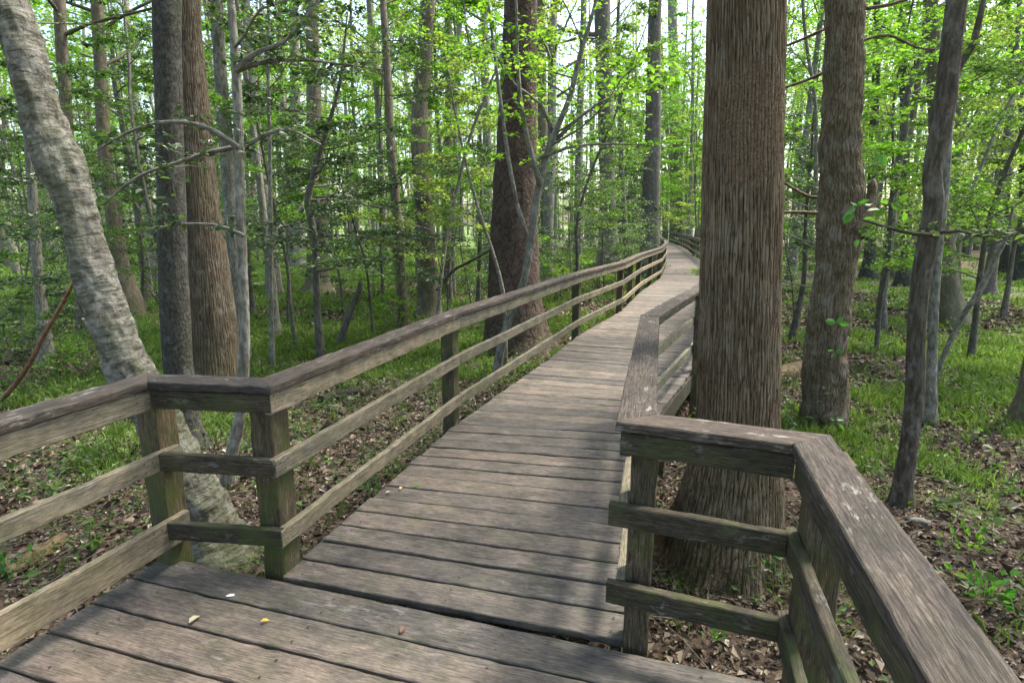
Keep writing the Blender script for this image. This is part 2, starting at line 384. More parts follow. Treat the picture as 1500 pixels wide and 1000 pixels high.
# ------------------------------------------------------------------ walkway line
def left_path():
    return np.array([(-1.662, 2.528), (-1.079, 2.452), (-.425, 4.64), (1.07, 8.62), (2.2, 11.15), (3.22, 14.2), (4.72, 18.1), (6.0, 22.4), (7.05, 26.6),
                     (8.2, 31.8), (9.75, 38), (11.3, 45), (13.0, 54), (14.8, 65), (15.9, 75), (15.9, 84)])
LP = left_path()
RP = np.array([(.397, 1.988), (1.022, 4.43), (2.06, 6.50), (2.78, 8.05), (3.74, 10.6), (4.75, 13.65), (6.27, 17.6), (7.58, 21.9), (8.62, 26.25),
               (9.8, 31.4), (11.33, 37.5), (12.9, 44.6), (14.6, 53.5), (16.4, 64.6), (17.5, 75), (17.5, 84)])
PC = [(0, -3), (-.4, 1.5)] + [tuple((a + b) / 2) for a, b in zip(LP[1:], [RP[0], RP[1], RP[3], RP[4], RP[5], RP[6], RP[7], RP[8], RP[9], RP[10], RP[11], RP[12], RP[13], RP[14], RP[15]])]
PC = np.array(PC)
def path_dist(x, y):
    x = np.asarray(x, float); y = np.asarray(y, float); best = np.full(x.shape, 1e9)
    for a, b in zip(PC[:-1], PC[1:]):
        d = b - a; t = np.clip(((x - a[0]) * d[0] + (y - a[1]) * d[1]) / (d @ d), 0, 1)
        best = np.minimum(best, np.hypot(x - a[0] - t * d[0], y - a[1] - t * d[1]))
    return best

# ------------------------------------------------------------------ ground
def grassmask(x, y):
    P = np.stack([x, y], -1); r = np.hypot(x, y)
    g = fbm(P * .55, 21, 3)
    g = g + np.where(x < 0, np.clip((y - 7.5) * .045, -.22, .22), np.clip((r - 5.5) * .03, -.08, .10))
    right = (x > 1.5 + y * .3)
    g = g + (fbm(P * 1.7, 25, 2) - .5) * .6 - np.where(right, .14, 0.0)
    pd = path_dist(x, y); g = g - .3 * np.clip(1 - (pd - .9) / 1.6, 0, 1) * (y < 12)
    return np.clip(g, 0, 1)
def make_ground():
    xs = np.concatenate([-np.geomspace(400, 14, 26), np.linspace(-13.5, 16, 270), np.geomspace(16.5, 400, 26)])
    ys = np.concatenate([-np.geomspace(300, 4, 14), np.linspace(-3.5, 24, 250), np.geomspace(24.5, 900, 34)])
    X, Y = np.meshgrid(xs, ys); Z = gz(X, Y)
    near = np.clip(1 - (np.hypot(X, Y) - 14) / 8, 0, 1)
    Z = Z + near * (fbm(np.stack([X, Y], -1) * 5, 51, 3) - .5) * .05
    V = np.stack([X, Y, Z], -1).reshape(-1, 3)
    me = mesh('ground', V, grid_quads(len(ys), len(xs), False), ground_mat(), True, {'grass': ('POINT', 'FLOAT', grassmask(X, Y).ravel())})
    tag(link('ground', me), 'leaf strewn forest floor with patches of fresh grass', 'ground', kind='structure')
make_ground()

# ------------------------------------------------------------------ boards
def unit(v): v = np.asarray(v, float); return v / np.linalg.norm(v)
def board(mb, A, B, C, D, N, step=.08, bev=.004, rough=.0022, rng=R):
    """board whose top face is A,B (start edge) to C,D (end edge) and which is N thick"""
    A, B, C, D, N = (np.asarray(v, float) for v in (A, B, C, D, N))
    L = np.linalg.norm((C + D - A - B) / 2); wd = np.linalg.norm(B - A); wd = min(wd, abs(np.linalg.norm(np.cross(unit(C - A), B - A))) + 1e-6); th = np.linalg.norm(N)
    bs, bu = bev / wd, bev / th
    ring = [(bs, 0), (.33, 0), (.67, 0), (1 - bs, 0), (1, bu), (1, .5), (1, 1 - bu), (1 - bs, 1), (.5, 1), (bs, 1), (0, 1 - bu), (0, .5), (0, bu)]
    ring = np.array(ring); k = len(ring); n = max(2, int(L / step) + 1)
    t = np.linspace(0, 1, n)
    s = ring[:, 0][None, :, None]; u = ring[:, 1][None, :, None]; tt = t[:, None, None]
    V = (A * (1 - s) + B * s) * (1 - tt) + (C * (1 - s) + D * s) * tt + N * u
    off = rng.random(3) * 60
    if rough:
        q = V.reshape(-1, 3)
        nn = np.stack([vnoise(q * 28 + off, 5) - .5, vnoise(q * 28 + off + 9, 6) - .5, vnoise(q * 28 + off + 17, 7) - .5], -1)
        edge = ((ring[:, 0] < .2) | (ring[:, 0] > .8)) & ((ring[:, 1] < .3) | (ring[:, 1] > .7)); chip = np.clip(vnoise(q * 21 + off + 31, 12) - .62, 0, 1) * rough * 9
        cdir = np.broadcast_to(((A + B) / 2 + N / 2) - (A * (1 - s[0]) + B * s[0] + N * u[0]), V.shape[:0] + (k, 3)); cdir = cdir / (np.linalg.norm(cdir, axis=1)[:, None] + 1e-9)
        bow = np.stack([vnoise(q * 2.1 + off, 8) - .5, vnoise(q * 2.1 + off + 5, 9) - .5, vnoise(q * 2.1 + off + 8, 10) - .5], -1)
        V = V + (nn * rough * 2 + bow * rough * 2.5).reshape(V.shape) + cdir[None] * (chip.reshape(V.shape[:2]) * edge[None])[..., None]
    gcv = np.stack([np.broadcast_to(t[:, None] * L + off[0], (n, k)), np.broadcast_to(ring[:, 0][None] * wd + off[1], (n, k)), np.broadcast_to(ring[:, 1][None] * th + off[2], (n, k))], -1)
    V = V.reshape(-1, 3); gcv = gcv.reshape(-1, 3)
    Q = grid_quads(n, k)
    c0 = V[:k].mean(0); c1 = V[-k:].mean(0); V = np.concatenate([V, V[:k], V[-k:], [c0, c1]])
    gcv = np.concatenate([gcv, gcv[:k], gcv[-k:], gcv[:1], gcv[-k:][:1]])
    j = np.arange(k); b = n * k
    t0 = np.stack([b + j, b + (j + 1) % k, np.full(k, b + 2 * k)], -1)[:, ::-1]; t1 = np.stack([b + k + j, b + k + (j + 1) % k, np.full(k, b + 2 * k + 1)], -1)
    mb.add(V, [Q[:, ::-1], t0[:, ::-1], t1[:, ::-1]], gc=gcv, rnd=np.full(len(V), rng.random()))
def z3(p, z): return np.array((p[0], p[1], z))
def perp_out(p, q, side):     # unit normal on the side away from the walkway
    d = unit(np.asarray(q) - np.asarray(p)); return np.array((-d[1], d[0])) * side
def offset_line(P, o, side):
    P = np.asarray(P, float); out = []
    for i in range(len(P)):
        ns = []
        if i > 0: ns.append(perp_out(P[i - 1], P[i], side))
        if i < len(P) - 1: ns.append(perp_out(P[i], P[i + 1], side))
        if len(ns) == 1: out.append(P[i] + ns[0] * o)
        else:
            b = unit(ns[0] + ns[1]); out.append(P[i] + b * o / (b @ ns[0]))
    return np.array(out)
ZC = .97
ZR = lambda i: [(.53, .62), (.19, .28)]
def build_railing(root, P, side, near_corner, posts_mid=None, low=((.528, .615), (.178, .265)), dark_segments=()):
    """P: the inner face of the rails from the viewer outwards; side=+1: outside is on the left"""
    ci = offset_line(P, -.018, side); co = offset_line(P, .124, side)
    for i in range(len(P) - 1):
        p, q = P[i], P[i + 1]; L = np.linalg.norm(q - p); d = unit(q - p); o = perp_out(p, q, side)
        far = np.linalg.norm(p) > 9
        st = .05 if not far else .6; rg = .002 if not far else 0
        gap = .0015
        mb = MB(); dz = R.uniform(-.002, .002)
        a, b_, c, e = ci[i] + d * gap, co[i] + d * gap, ci[i + 1] - d * gap, co[i + 1] - d * gap
        board(mb, z3(a, ZC + dz), z3(b_, ZC + dz), z3(c, ZC + dz), z3(e, ZC + dz), (0, 0, -.038), st, .004, rg)
        mb.build('cap_rail', M_cap, root)
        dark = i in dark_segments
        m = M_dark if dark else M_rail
        e0, e1 = near_corner.get(i, (0.0, -.002))
        # fascia under the cap, middle and lower rails: boards on edge, 38 mm thick
        for nm, z1, z0, x0, x1 in (('fascia_board', ZC - .044, ZC - (.132 if L < .8 else .142), e0 if abs(e0) < .02 else 0, 0), ('middle_rail', low[0][1], low[0][0], e0, e1), ('lower_rail', low[1][1], low[1][0] - (.055 if i == 0 and side == 1 else 0), e0, e1)):
            mb = MB(); a = p - d * x0; c = q + d * (x1 - .002); dz = R.uniform(-.004, .004)
            if nm == 'fascia_board': a = a + d * .003
            board(mb, z3(a, z1 + dz), z3(a, z0 + dz), z3(c, z1 + dz), z3(c, z0 + dz), z3(o * .038, 0), st, .004, rg)
            mb.build(nm, m, root)
def post_at(root, p, d, o, w=.112, bottom=None, top=ZC - .041, off=.040, name='post', mat=None, along=0.0):
    """post on the outer face; p: point on the inner line, d along, o outwards"""
    c = np.asarray(p) + o * off + d * along
    zb = gz(c[0], c[1]) - .15 if bottom is None else bottom
    A = c - d * w / 2; B = A + o * w; A2 = c + d * w / 2
    mb = MB()
    board(mb, z3(A, top), z3(B, top), z3(A, zb), z3(B, zb), z3(d * w, 0), .08 if np.linalg.norm(p) < 9 else .5, .006, .003 if np.linalg.norm(p) < 9 else 0)
    return mb.build(name, mat or M_post, root)
def rail_nails(root, P, side, rng_i, zs):
    mb = MB(); th = np.linspace(0, 6.283, 7)[:-1]
    for i in rng_i:
        p, q = P[i], P[i + 1]; d = unit(q - p); o = perp_out(p, q, side); L = np.linalg.norm(q - p)
        for x in ([.03, .07] + [L - .07, L - .03]):
            for z in zs:
                for dz in (-.02, .02):
                    c = p + d * (x + R.normal() * .004) - o * .0022; zz = z + dz + R.normal() * .004
                    mb.add(np.stack([c[0] + d[0] * np.cos(th) * .0045, c[1] + d[1] * np.cos(th) * .0045, zz + np.sin(th) * .0045], -1), np.arange(6)[None])
    m_, t_, b_ = newmat('rusty_nail'); b_.inputs['Base Color'].default_value = (.04, .025, .018, 1); b_.inputs['Roughness'].default_value = .7
    tag(mb.build('nail_heads', m_, root, smooth=False), kind='stuff')

# left railing
dL = unit(np.array((-1.645, 2.512)) - np.array((-1.825, 1.943)))
L0 = LP[0] - dL * 3.4
PL = np.concatenate([[L0], LP])
lr = empty('railing', (LP[1][0], LP[1][1], 0), 'long weathered timber railing along the left edge of the boardwalk, kinked at its near corner', 'railing')
rr = empty('railing', (RP[0][0], RP[0][1], 0), 'timber railing on the right edge of the boardwalk, stepping out around the big furrowed tree', 'railing')
for r_ in (lr, rr): r_.location = (0, 0, 0)
def unparent_origin(): pass
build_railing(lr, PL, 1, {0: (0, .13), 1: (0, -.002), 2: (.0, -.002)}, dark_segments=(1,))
def seg(P, i): p, q = P[i], P[i + 1]; d = unit(q - p); return p, q, d
p, q, d = seg(PL, 0); o = perp_out(p, q, 1)
post_at(lr, q, d, o, along=.105, w=.12, off=.042)
post_at(lr, q - d * 2.2, d, o)
p, q, d = seg(PL, 2); o = perp_out(p, q, 1)
post_at(lr, p, d, o, along=.105, w=.125)
p0 = PL[2] + d * .02
for i in range(3, len(PL) - 1):
    p, q, d = seg(PL, i); o = perp_out(p, q, 1)
    post_at(lr, p, d, o, along=-.01)
    L = np.linalg.norm(q - p)
    for k in range(1, max(1, round(L / 2.1))): post_at(lr, p + d * L * k / max(1, round(L / 2.1)), d, o) if i > 3 else None

# right railing
dR = unit(np.array((.922, 1.761)) - np.array((.658, .769)))
RB = np.array((.938, 1.776)); RC0 = RB - dR * 3.2
PR = np.concatenate([[RC0, RB], RP])
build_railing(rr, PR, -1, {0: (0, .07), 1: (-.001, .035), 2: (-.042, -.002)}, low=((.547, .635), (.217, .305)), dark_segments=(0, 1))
p, q, d = seg(PR, 0); o = perp_out(p, q, -1)
post_at(rr, q, d, o, along=.0, w=.12)
post_at(rr, q - d * 2.0, d, o)
p, q, d = seg(PR, 2); o = perp_out(p, q, -1)
post_at(rr, p, d, o, along=.105, w=.10, off=.04)
for i in range(3, len(PR) - 1):
    p, q, d = seg(PR, i); o = perp_out(p, q, -1)
    post_at(rr, p, d, o, w=.088, off=.038)
    L = np.linalg.norm(q - p)
    for k in range(1, max(1, round(L / 2.1))): post_at(rr, p + d * L * k / max(1, round(L / 2.1)), d, o)

rail_nails(lr, PL, 1, (0, 1, 2, 3), (.90, .57, .222)); rail_nails(rr, PR, -1, (1, 2, 3), (.90, .59, .26))
# the decking and what carries it
bw = empty('boardwalk', (0, 0, 0), 'raised timber boardwalk of worn grey brown planks winding away into the forest', 'boardwalk')
mb = MB()
Lk = [LP[1], LP[2], np.array((.52, 7.05)), LP[3]] + list(LP[4:]); Rk = [RP[0] + np.array((-.02, .05)), RP[1], RP[2], RP[3]] + list(RP[4:])
Lk = np.array(Lk); Rk = np.array(Rk)
lo = offset_line(Lk, .035, 1); ro = offset_line(Rk, .035, -1)
lo[0] = np.array((-1.10, 2.475)); ro[0] = np.array((.47, 2.04))
for i in range(len(lo) - 1):
    La, Lb, Ra, Rb = lo[i], lo[i + 1], ro[i], ro[i + 1]
    ln = (np.linalg.norm(Lb - La) + np.linalg.norm(Rb - Ra)) / 2; n = max(1, round(ln / (.188 if La[1] < 24 else .36)))
    for k in range(n):
        g = .0062 / ln
        t0, t1 = k / n + g, (k + 1) / n - g
        if i == 0 and k == 0: t0 += .004
        j0, j1 = R.uniform(-.012, .012, 2); dz = R.uniform(-.003, .003); tl = R.uniform(-.0025, .0025)
        dirv = unit(Ra - La)
        far = La[1] > 9; ov = .012 if i in (1, 2, 3) else .02
        pts = [La + (Lb - La) * t1 - dirv * (.02 + j0), La + (Lb - La) * t0 - dirv * (.02 + j0), Ra + (Rb - Ra) * t1 + dirv * (ov + j1), Ra + (Rb - Ra) * t0 + dirv * (ov + j1)]
        pts = [q_ + unit(Lb - La) * R.uniform(-.0022, .0022) for q_ in pts]
        A, B, C, D = [z3(q_, dz + s_) for q_, s_ in zip(pts, (tl, -tl, tl, -tl))]
        board(mb, A, B, C, D, (0, 0, -.038), .07 if not far else 1.0, .004, .0022 if not far else 0)
deck_o = mb.build('walkway_planks', M_deck, bw)
NAILS = []
for i in range(2):
    n = max(1, round((np.linalg.norm(lo[i + 1] - lo[i]) + np.linalg.norm(ro[i + 1] - ro[i])) / 2 / .188))
    for k in range(n):
        for f in (.045, .5, .955):
            for g in (.27, .73):
                t0 = (k + g) / n; a = lo[i] + (lo[i + 1] - lo[i]) * t0; b_ = ro[i] + (ro[i + 1] - ro[i]) * t0; c = a + (b_ - a) * f; NAILS.append((c[0] + R.normal() * .004, c[1] + R.normal() * .004))
# platform planks, parallel to its front edge
mb = MB()
e = unit(np.array((.96, 1.83)) - np.array((-1.80, 2.66))); nb = np.array((e[1], -e[0])) ; nb = nb if nb[1] < 0 else -nb
fr = np.array((-1.80, 2.665)); y0 = 0
def xl(pt): # where a plank line meets the left and right edges
    a = PL[0] + perp_out(PL[0], PL[1], 1) * .15; da = PL[1] - PL[0]
    M = np.array([e, -unit(da)]).T; s = np.linalg.solve(M, a - pt)[0]
    a2 = PR[0] + perp_out(PR[0], PR[1], -1) * .03; da2 = PR[1] - PR[0]
    M = np.array([e, -unit(da2)]).T; s2 = np.linalg.solve(M, a2 - pt)[0]
    return s, s2
for k in range(19):
    t0 = k * .1925 + R.uniform(-.0015, .0015); t1 = t0 + .1825
    a = fr + nb * t0; b_ = fr + nb * t1; s0, s1 = xl(a); u0, u1 = xl(b_)
    dz = R.uniform(-.003, .003)
    if k == 0: s0 -= .0; 
    board(mb, z3(a + e * s0, dz), z3(b_ + e * u0, dz), z3(a + e * s1, dz), z3(b_ + e * u1, dz), (0, 0, -.038), .05, .004, .0025)
mb.build('platform_planks', M_deck, bw)
for k in range(8):
    for s_ in (.14, .95, 1.75, 2.55):
        for g in (.045, .14): c = fr + nb * (k * .1925 + g) + e * (s_ + .1); NAILS.append((c[0] + R.normal() * .004, c[1] + R.normal() * .004))
mb = MB(); th = np.linspace(0, 6.283, 7)[:-1]
for x, y in NAILS: mb.add(np.stack([x + np.cos(th) * .006, y + np.sin(th) * .006, np.full(6, .0052)], -1), np.arange(6)[None])
m_, t_, b_ = newmat('rusty_nail'); b_.inputs['Base Color'].default_value = (.03, .022, .018, 1); b_.inputs['Roughness'].default_value = .7
tag(mb.build('nail_heads', m_, bw, smooth=False), kind='stuff')
# stringers, joists' ends and legs
def beamline(P, o, side, z1, z0, th=.04, name='stringer'):
    Q_ = offset_line(P, o, side)
    for i in range(len(Q_) - 1):
        p, q = Q_[i], Q_[i + 1]; d = unit(q - p); oo = perp_out(p, q, side); mb = MB()
        board(mb, z3(p + d * .003, z1), z3(p + d * .003, z0), z3(q - d * .003, z1), z3(q - d * .003, z0), z3(oo * th, 0), .2 if p[1] < 9 else 1.5, .003, .002 if p[1] < 9 else 0)
        mb.build(name, M_beam, bw)
beamline(Rk[:8], .02, -1, -.042, -.225); beamline(Lk[:8], -.06, 1, -.042, -.225)
def boxbeam(p, q, z1, z0, th, name, mat=M_beam):
    p, q = np.asarray(p, float), np.asarray(q, float); d = unit(q - p); o = np.array((-d[1], d[0])); mb = MB()
    board(mb, z3(p, z1), z3(p, z0), z3(q, z1), z3(q, z0), z3(o * th, 0), .2, .003, .002); return mb.build(name, mat, bw)
f0 = fr + nb * .03
boxbeam(f0 + e * .05, f0 + e * 2.75, -.042, -.22, -.04, 'rim_joist')
for i in (1, 2, 3, 4, 5, 6):   # crosswise bearers at the posts
    dv = unit(Rk[i] - Lk[i]); boxbeam(Lk[i] - dv * .12, Rk[i] + dv * .22, -.226, -.36, .05, 'bearer')
def brace(p, q, name='brace'):
    p, q = np.asarray(p, float), np.asarray(q, float); d = unit(q - p); s = unit(np.cross(d, (0, 1, 0.2))); mb = MB()
    board(mb, p - s * .04, p + s * .04, q - s * .04, q + s * .04, np.cross(d, s) * .04, .2, .003, .002); mb.build(name, M_beam, bw)
dv = unit(RP[1] - LP[2]); c = RP[1] + dv * .10
brace(z3(c - dv * .6, -.52), z3(c + dv * .02, -.2)); 
dv = unit(RP[2] - np.array((.52, 7.05))); c = RP[2] + dv * .12
brace(z3(c - dv * .7, -.50), z3(c + dv * .02, -.2))

# ------------------------------------------------------------------ trees
def knobbly(amp, freq=3., seed=1, ridge=0., rfreq=24, flare=None, iso=0.):
    def f(P, u, th, rr):
        f.rd = None
        r0 = rr
        C = np.stack([np.cos(th)[None] * np.ones_like(u)[:, None], np.sin(th)[None] * np.ones_like(u)[:, None], np.repeat(u[:, None], len(th), 1)], -1)
        q = C * np.array((1, 1, 1.0)) * freq
        if iso: q = np.concatenate([C[..., :2] * iso, C[..., 2:]], -1) * freq
        d = (fbm(q, seed, 3 if not iso else 4) - .5) * 2 * amp * r0
        if ridge:
            U = np.concatenate([C[..., :2] * rfreq * .09, C[..., 2:] * 4.5], -1)
            w = fbm(U, seed + 5, 2)
            rd = np.abs(np.sin((th[None] * rfreq / 2) + w * 4.5)) ** .5
            br = vnoise(np.concatenate([C[..., :2] * rfreq * .3, C[..., 2:] * 16], -1), seed + 9); rd = rd * np.clip(br * 3.2 + .1, .35, 1)
            f.rd = rd
            d = d + (rd - .6) * ridge
        if flare:    # buttress roots near the ground
            hgt, amt, nb_ = flare
            k = np.exp(-u / hgt)[:, None]
            d = d + k * amt * r0 * (.5 + .5 * np.cos(th[None] * nb_ + 2 * np.sin(th[None] * 2 + seed)))
        return d
    return f

def limb(mb, rng, start, az, L, r, rise=.35, droop=.1, n=6, sides=5, wig=.12):
    d = np.array((math.cos(az), math.sin(az), rise)); d /= np.linalg.norm(d)
    P = [np.asarray(start, float)]
    for k in range(n):
        P.append(P[-1] + d * L / n)
        d = d + rng.normal(size=3) * wig + np.array((0, 0, -droop / n)); d /= np.linalg.norm(d)
    P = np.array(P); tube(mb, P, np.linspace(r, r * .25, len(P)), sides, cap=False)
    return P
def crown_on(mb, rng, path, h0, h1, nl, Lr, leaf_n, rfun, rise=.3, twigs=5, twig_len=.25, sub_sides=4, wig=.12, flat=True, droop=.1, azr=None):
    """limbs and twigs on a trunk path; returns leaf points and directions"""
    LPs, LDs = [], []; pass
    zs = path[:, 2]; high = h1 > 13
    for i in range(nl):
        f = (i + rng.random()) / nl
        if high: f = f ** 1.5                      # tall trees: most of the leafage low down, thin tops
        h = h0 + (h1 - h0) * f; lsc = 1.05 - .9 * f if high else 1.0
        k = np.searchsorted(zs, h); k = min(max(k, 1), len(zs) - 1); w = (h - zs[k - 1]) / (zs[k] - zs[k - 1] + 1e-9)
        s = path[k - 1] * (1 - w) + path[k] * w
        az = rng.uniform(0, 2 * math.pi) if azr is None else rng.uniform(*azr)
        L = Lr(f) * rng.uniform(.7, 1.2)
        P = limb(mb, rng, s, az, L, max(.006, rfun(h) * .38), rise * rng.uniform(.5, 1.4), droop, 6, 5, wig)
        for j in range(twigs):
            g = rng.uniform(.25, 1.0); q = g * (len(P) - 1); a = int(min(q, len(P) - 2)); sp = P[a] * (1 - (q - a)) + P[a + 1] * (q - a)
            da = math.atan2(*(P[a + 1] - P[a])[[1, 0]]) + rng.choice((-1, 1)) * rng.uniform(.4, 1.1)
            TL = L * twig_len * rng.uniform(.6, 1.4) * (1.2 - .5 * g)
            T = limb(mb, rng, sp, da, TL, .004 + .0012 * TL, rise * .5 * rng.uniform(-.5, 1.5), droop, 3, 3, wig)
            m = max(2, int(leaf_n * lsc * rng.uniform(.6, 1.4)))
            tt = rng.random(m) ** .7 * 3; a2 = np.minimum(tt.astype(int), 2); fr_ = (tt - a2)[:, None]
            pos = T[a2] * (1 - fr_) + T[a2 + 1] * fr_
            sc = TL * .22
            pos = pos + rng.normal(size=(m, 3)) * np.array((sc, sc, sc * (.35 if flat else .8)))
            LPs.append(pos); dd = rng.normal(size=(m, 3)); dd[:, 2] *= .4; dd = dd + (T[-1] - T[0]) / (TL + 1e-6); LDs.append(dd)
    return np.concatenate(LPs), np.concatenate(LDs)

def finish(root, mbT, barkm, LPt, LDt, size, rng, leafm, up=.6, shape='kite', origin=(0, 0, 0)):
    mbT.build('trunk', barkm, root, origin=origin)
    if LPt is not None and len(LPt):
        V, Q, rn = leaves(LPt, LDt, size, rng, up, shape)
        me = mesh('crown', V - np.asarray(origin), Q, leafm, False, {'rnd': ('POINT', 'FLOAT', rn)})
        link('crown', me, root)

# --- single trees read off the photograph
def photo_tree(name, label, cat, pts, Y, bk, sides=20, step=.12, top=14., crown=None, disp=None, group=None, leafm=None, seed=1, limbs=(), size=.09, leaf_n=14, rng=None, topw=None, shape='kite'):
    rng = rng or np.random.default_rng(seed * 13 + 5)
    P, Rr = [], []
    pts = sorted(pts, key=lambda p: -p[1])            # base first
    for k, (px, py, w) in enumerate(pts):
        p, t = at(px, py, Y); P.append(p); Rr.append(w / 2 * t / FPX / math.sqrt(1 + ((px - 750) / FPX) ** 2))   # a stem off to the side looks wider through a wide lens
    P = np.array(P); Rr = np.array(Rr)
    base = P[0].copy(); g = float(gz(base[0], base[1])); 
    P = np.concatenate([[np.array((base[0] - (P[1] - P[0])[0] * .1, base[1], g - .15))], P[P[:, 2] > g]]); Rr = np.concatenate([[Rr[0] * 1.08], Rr[len(Rr) - len(P) + 1:]])
    if P[-1][2] < top:
        d = unit(P[-1] - P[-3 if len(P) > 3 else -2]); d[2] = max(d[2], .5); n = 5; r0 = Rr[-1]
        hh = top - P[-1][2]
        ex = [P[-1] + d / d[2] * hh * (k + 1) / n * np.array((.7, .7, 1)) + np.append(rng.normal(size=2) * .012 * hh, 0) for k in range(n)]
        er = np.linspace(r0, r0 * .3, n + 1)[1:]
        P = np.concatenate([P, ex]); Rr = np.concatenate([Rr, er])
    root = empty(name, (base[0], base[1], g), label, cat, group)
    mbT = MB(); tube(mbT, P, Rr, sides, step, disp or knobbly(.07, 2.2, seed, flare=(.2, .35, 5)))
    LPt = LDt = None
    xP, xD = [], []
    for L in limbs:   # (points in pixels with widths, depth)
        lp = [at(a, b, L[1])[0] for a, b, _ in L[0]]; lr_ = [w / 2 * at(a, b, L[1])[1] / FPX for a, b, w in L[0]]
        tube(mbT, lp, lr_, 7, .08 if Y < 7 else .2, knobbly(.12, 3, seed + 3))
        if len(lp) >= 4 and L[0][-1][2] <= 5 and bk is not B_flaky:
            lp = np.array(lp); ln = np.linalg.norm(lp[-1] - lp[0])
            for j in range(int(4 + ln * (5 if Y < 4.7 and Y > 4.3 else 3))):
                g_ = rng.uniform(.15, 1) * (len(lp) - 1); a_ = int(min(g_, len(lp) - 2)); s_ = lp[a_] * (1 - g_ + a_) + lp[a_ + 1] * (g_ - a_)
                T = limb(mbT, rng, s_, rng.uniform(0, 6.28), rng.uniform(.12, .4), .0035, rng.uniform(-.2, .8), .1, 4, 4, .22)
                m_ = 10; tt = rng.random(m_) * 3.9; a2 = tt.astype(int); fr2 = (tt - a2)[:, None]
                xP.append(T[a2] * (1 - fr2) + T[a2 + 1] * fr2 + rng.normal(size=(m_, 3)) * .02); dd = rng.normal(size=(m_, 3)); dd[:, 2] *= .4; xD.append(dd)
    Pl, Dl = list(xP), list(xD)
    for c in (crown or []):
        a, b = crown_on(mbT, rng, P, c['h0'], c['h1'], c['n'], c['L'], c.get('leaf', leaf_n), lambda h: float(np.interp(h, P[:, 2], Rr)), c.get('rise', .3), c.get('tw', 6), c.get('tl', .3), wig=c.get('wig', .12), azr=c.get('azr'))
        Pl.append(a); Dl.append(b)
    if Pl: LPt = np.concatenate(Pl); LDt = np.concatenate(Dl)
    finish(root, mbT, bk, LPt, LDt, size, rng, leafm or L_mid, shape=shape, origin=root.location)
    return root
hi = lambda n=10, L=2.6, h0=8, h1=14: dict(h0=h0, h1=h1, n=n, L=lambda f: L * (1.15 - f * .6), tw=8, leaf=16, rise=.5)

photo_tree('tree', 'large straight trunk with furrowed brown bark flaring at its mossy base beside the right railing', 'tree',
    [(1095, -60, 113), (1093, 0, 116), (1091, 100, 117), (1088, 200, 118), (1086, 300, 119), (1084, 400, 120), (1082, 500, 121), (1080, 600, 123), (1076, 680, 138), (1068, 750, 159), (1058, 810, 189), (1052, 850, 217), (1050, 885, 238)],
    3.5, B_furrow, 460, .012, 20, [hi(12, 3.5, 11, 20)], knobbly(.035, 2.0, 4, ridge=.009, rfreq=74, flare=(.25, .30, 5)), seed=2)
photo_tree('leaning_tree', 'leaning pale lichen covered trunk with a swollen burl, left of the near railing corner', 'tree',
    [(-45, -110, 66), (-5, -30, 68), (22, 30, 70), (48, 120, 68), (68, 190, 70), (86, 236, 84), (102, 275, 68), (120, 335, 62), (137, 400, 66), (156, 455, 66), (172, 500, 66), (192, 545, 68), (224, 600, 70), (255, 660, 72), (285, 720, 78), (312, 780, 92), (336, 840, 125)],
    3.5, B_pale, 140, .018, 9, [hi(10, 2.2, 5, 9)], knobbly(.24, 11.0, 8, flare=(.2, .2, 4), iso=.15), seed=3)
photo_tree('tree', 'dark grey smooth straight trunk just right of the leaning pale tree', 'tree',
    [(248, -60, 44), (245, 0, 45), (247, 150, 42), (251, 300, 44), (256, 450, 46), (264, 560, 46), (277, 630, 42), (292, 668, 62)],
    5.4, B_dark, 40, .05, 16, [hi(12, 2.6, 7, 16)], knobbly(.05, 2, 14), seed=4)
photo_tree('tree', 'stout brown furrowed trunk behind the dark grey trunk on the left', 'tree',
    [(270, -40, 46), (273, 50, 48), (278, 120, 52), (290, 280, 62), (302, 400, 72), (312, 500, 80), (316, 560, 88), (316, 612, 112)],
    6.8, B_furrow2, 280, .025, 18, [hi(12, 3, 9, 18)], knobbly(.04, 2, 24, ridge=.006, rfreq=60, flare=(.3, .15, 4)), seed=5)
photo_tree('tree', 'thin crooked trunk speckled with pale lichen, limbs reaching both ways by the left railing', 'tree',
    [(333, -60, 11), (338, 0, 12), (345, 100, 14), (350, 200, 15), (352, 300, 15), (356, 400, 15), (358, 500, 17), (353, 600, 17), (337, 680, 20), (330, 722, 30)],
    4.6, B_grey, 16, .05, 7, [dict(h0=2.9, h1=6.5, n=12, L=lambda f: 1.6, tw=8, leaf=16, rise=.15)], knobbly(.12, 4, 31), seed=6, leafm=L_holly, size=.06, shape='leaf',
    limbs=[([(348, 216, 9), (322, 196, 8), (282, 181, 6), (232, 180, 5), (190, 193, 4), (138, 223, 3)], 4.4),
           ([(350, 215, 8), (300, 225, 6), (262, 238, 6), (205, 258, 5), (150, 300, 3)], 4.8),
           ([(345, 104, 9), (372, 80, 8), (415, 62, 6), (446, 30, 5), (470, -5, 4)], 4.4),
           ([(346, 104, 8), (385, 91, 7), (440, 88, 5), (505, 95, 3), (560, 102, 2)], 4.5),
           ([(350, 222, 8), (375, 205, 7), (420, 190, 4), (470, 212, 3)], 4.7),
           ([(356, 345, 7), (330, 333, 5), (280, 328, 4), (215, 336, 3)], 4.4)])
photo_tree('tree', 'pale grey trunk close behind the lichen speckled crooked trunk', 'tree',
    [(315, -40, 18), (322, 90, 20), (332, 220, 22), (341, 350, 22), (347, 450, 24), (352, 520, 34)], 9.4, B_grey, 20, .2, 14, [hi(8, 2.2, 5, 14)], seed=7)
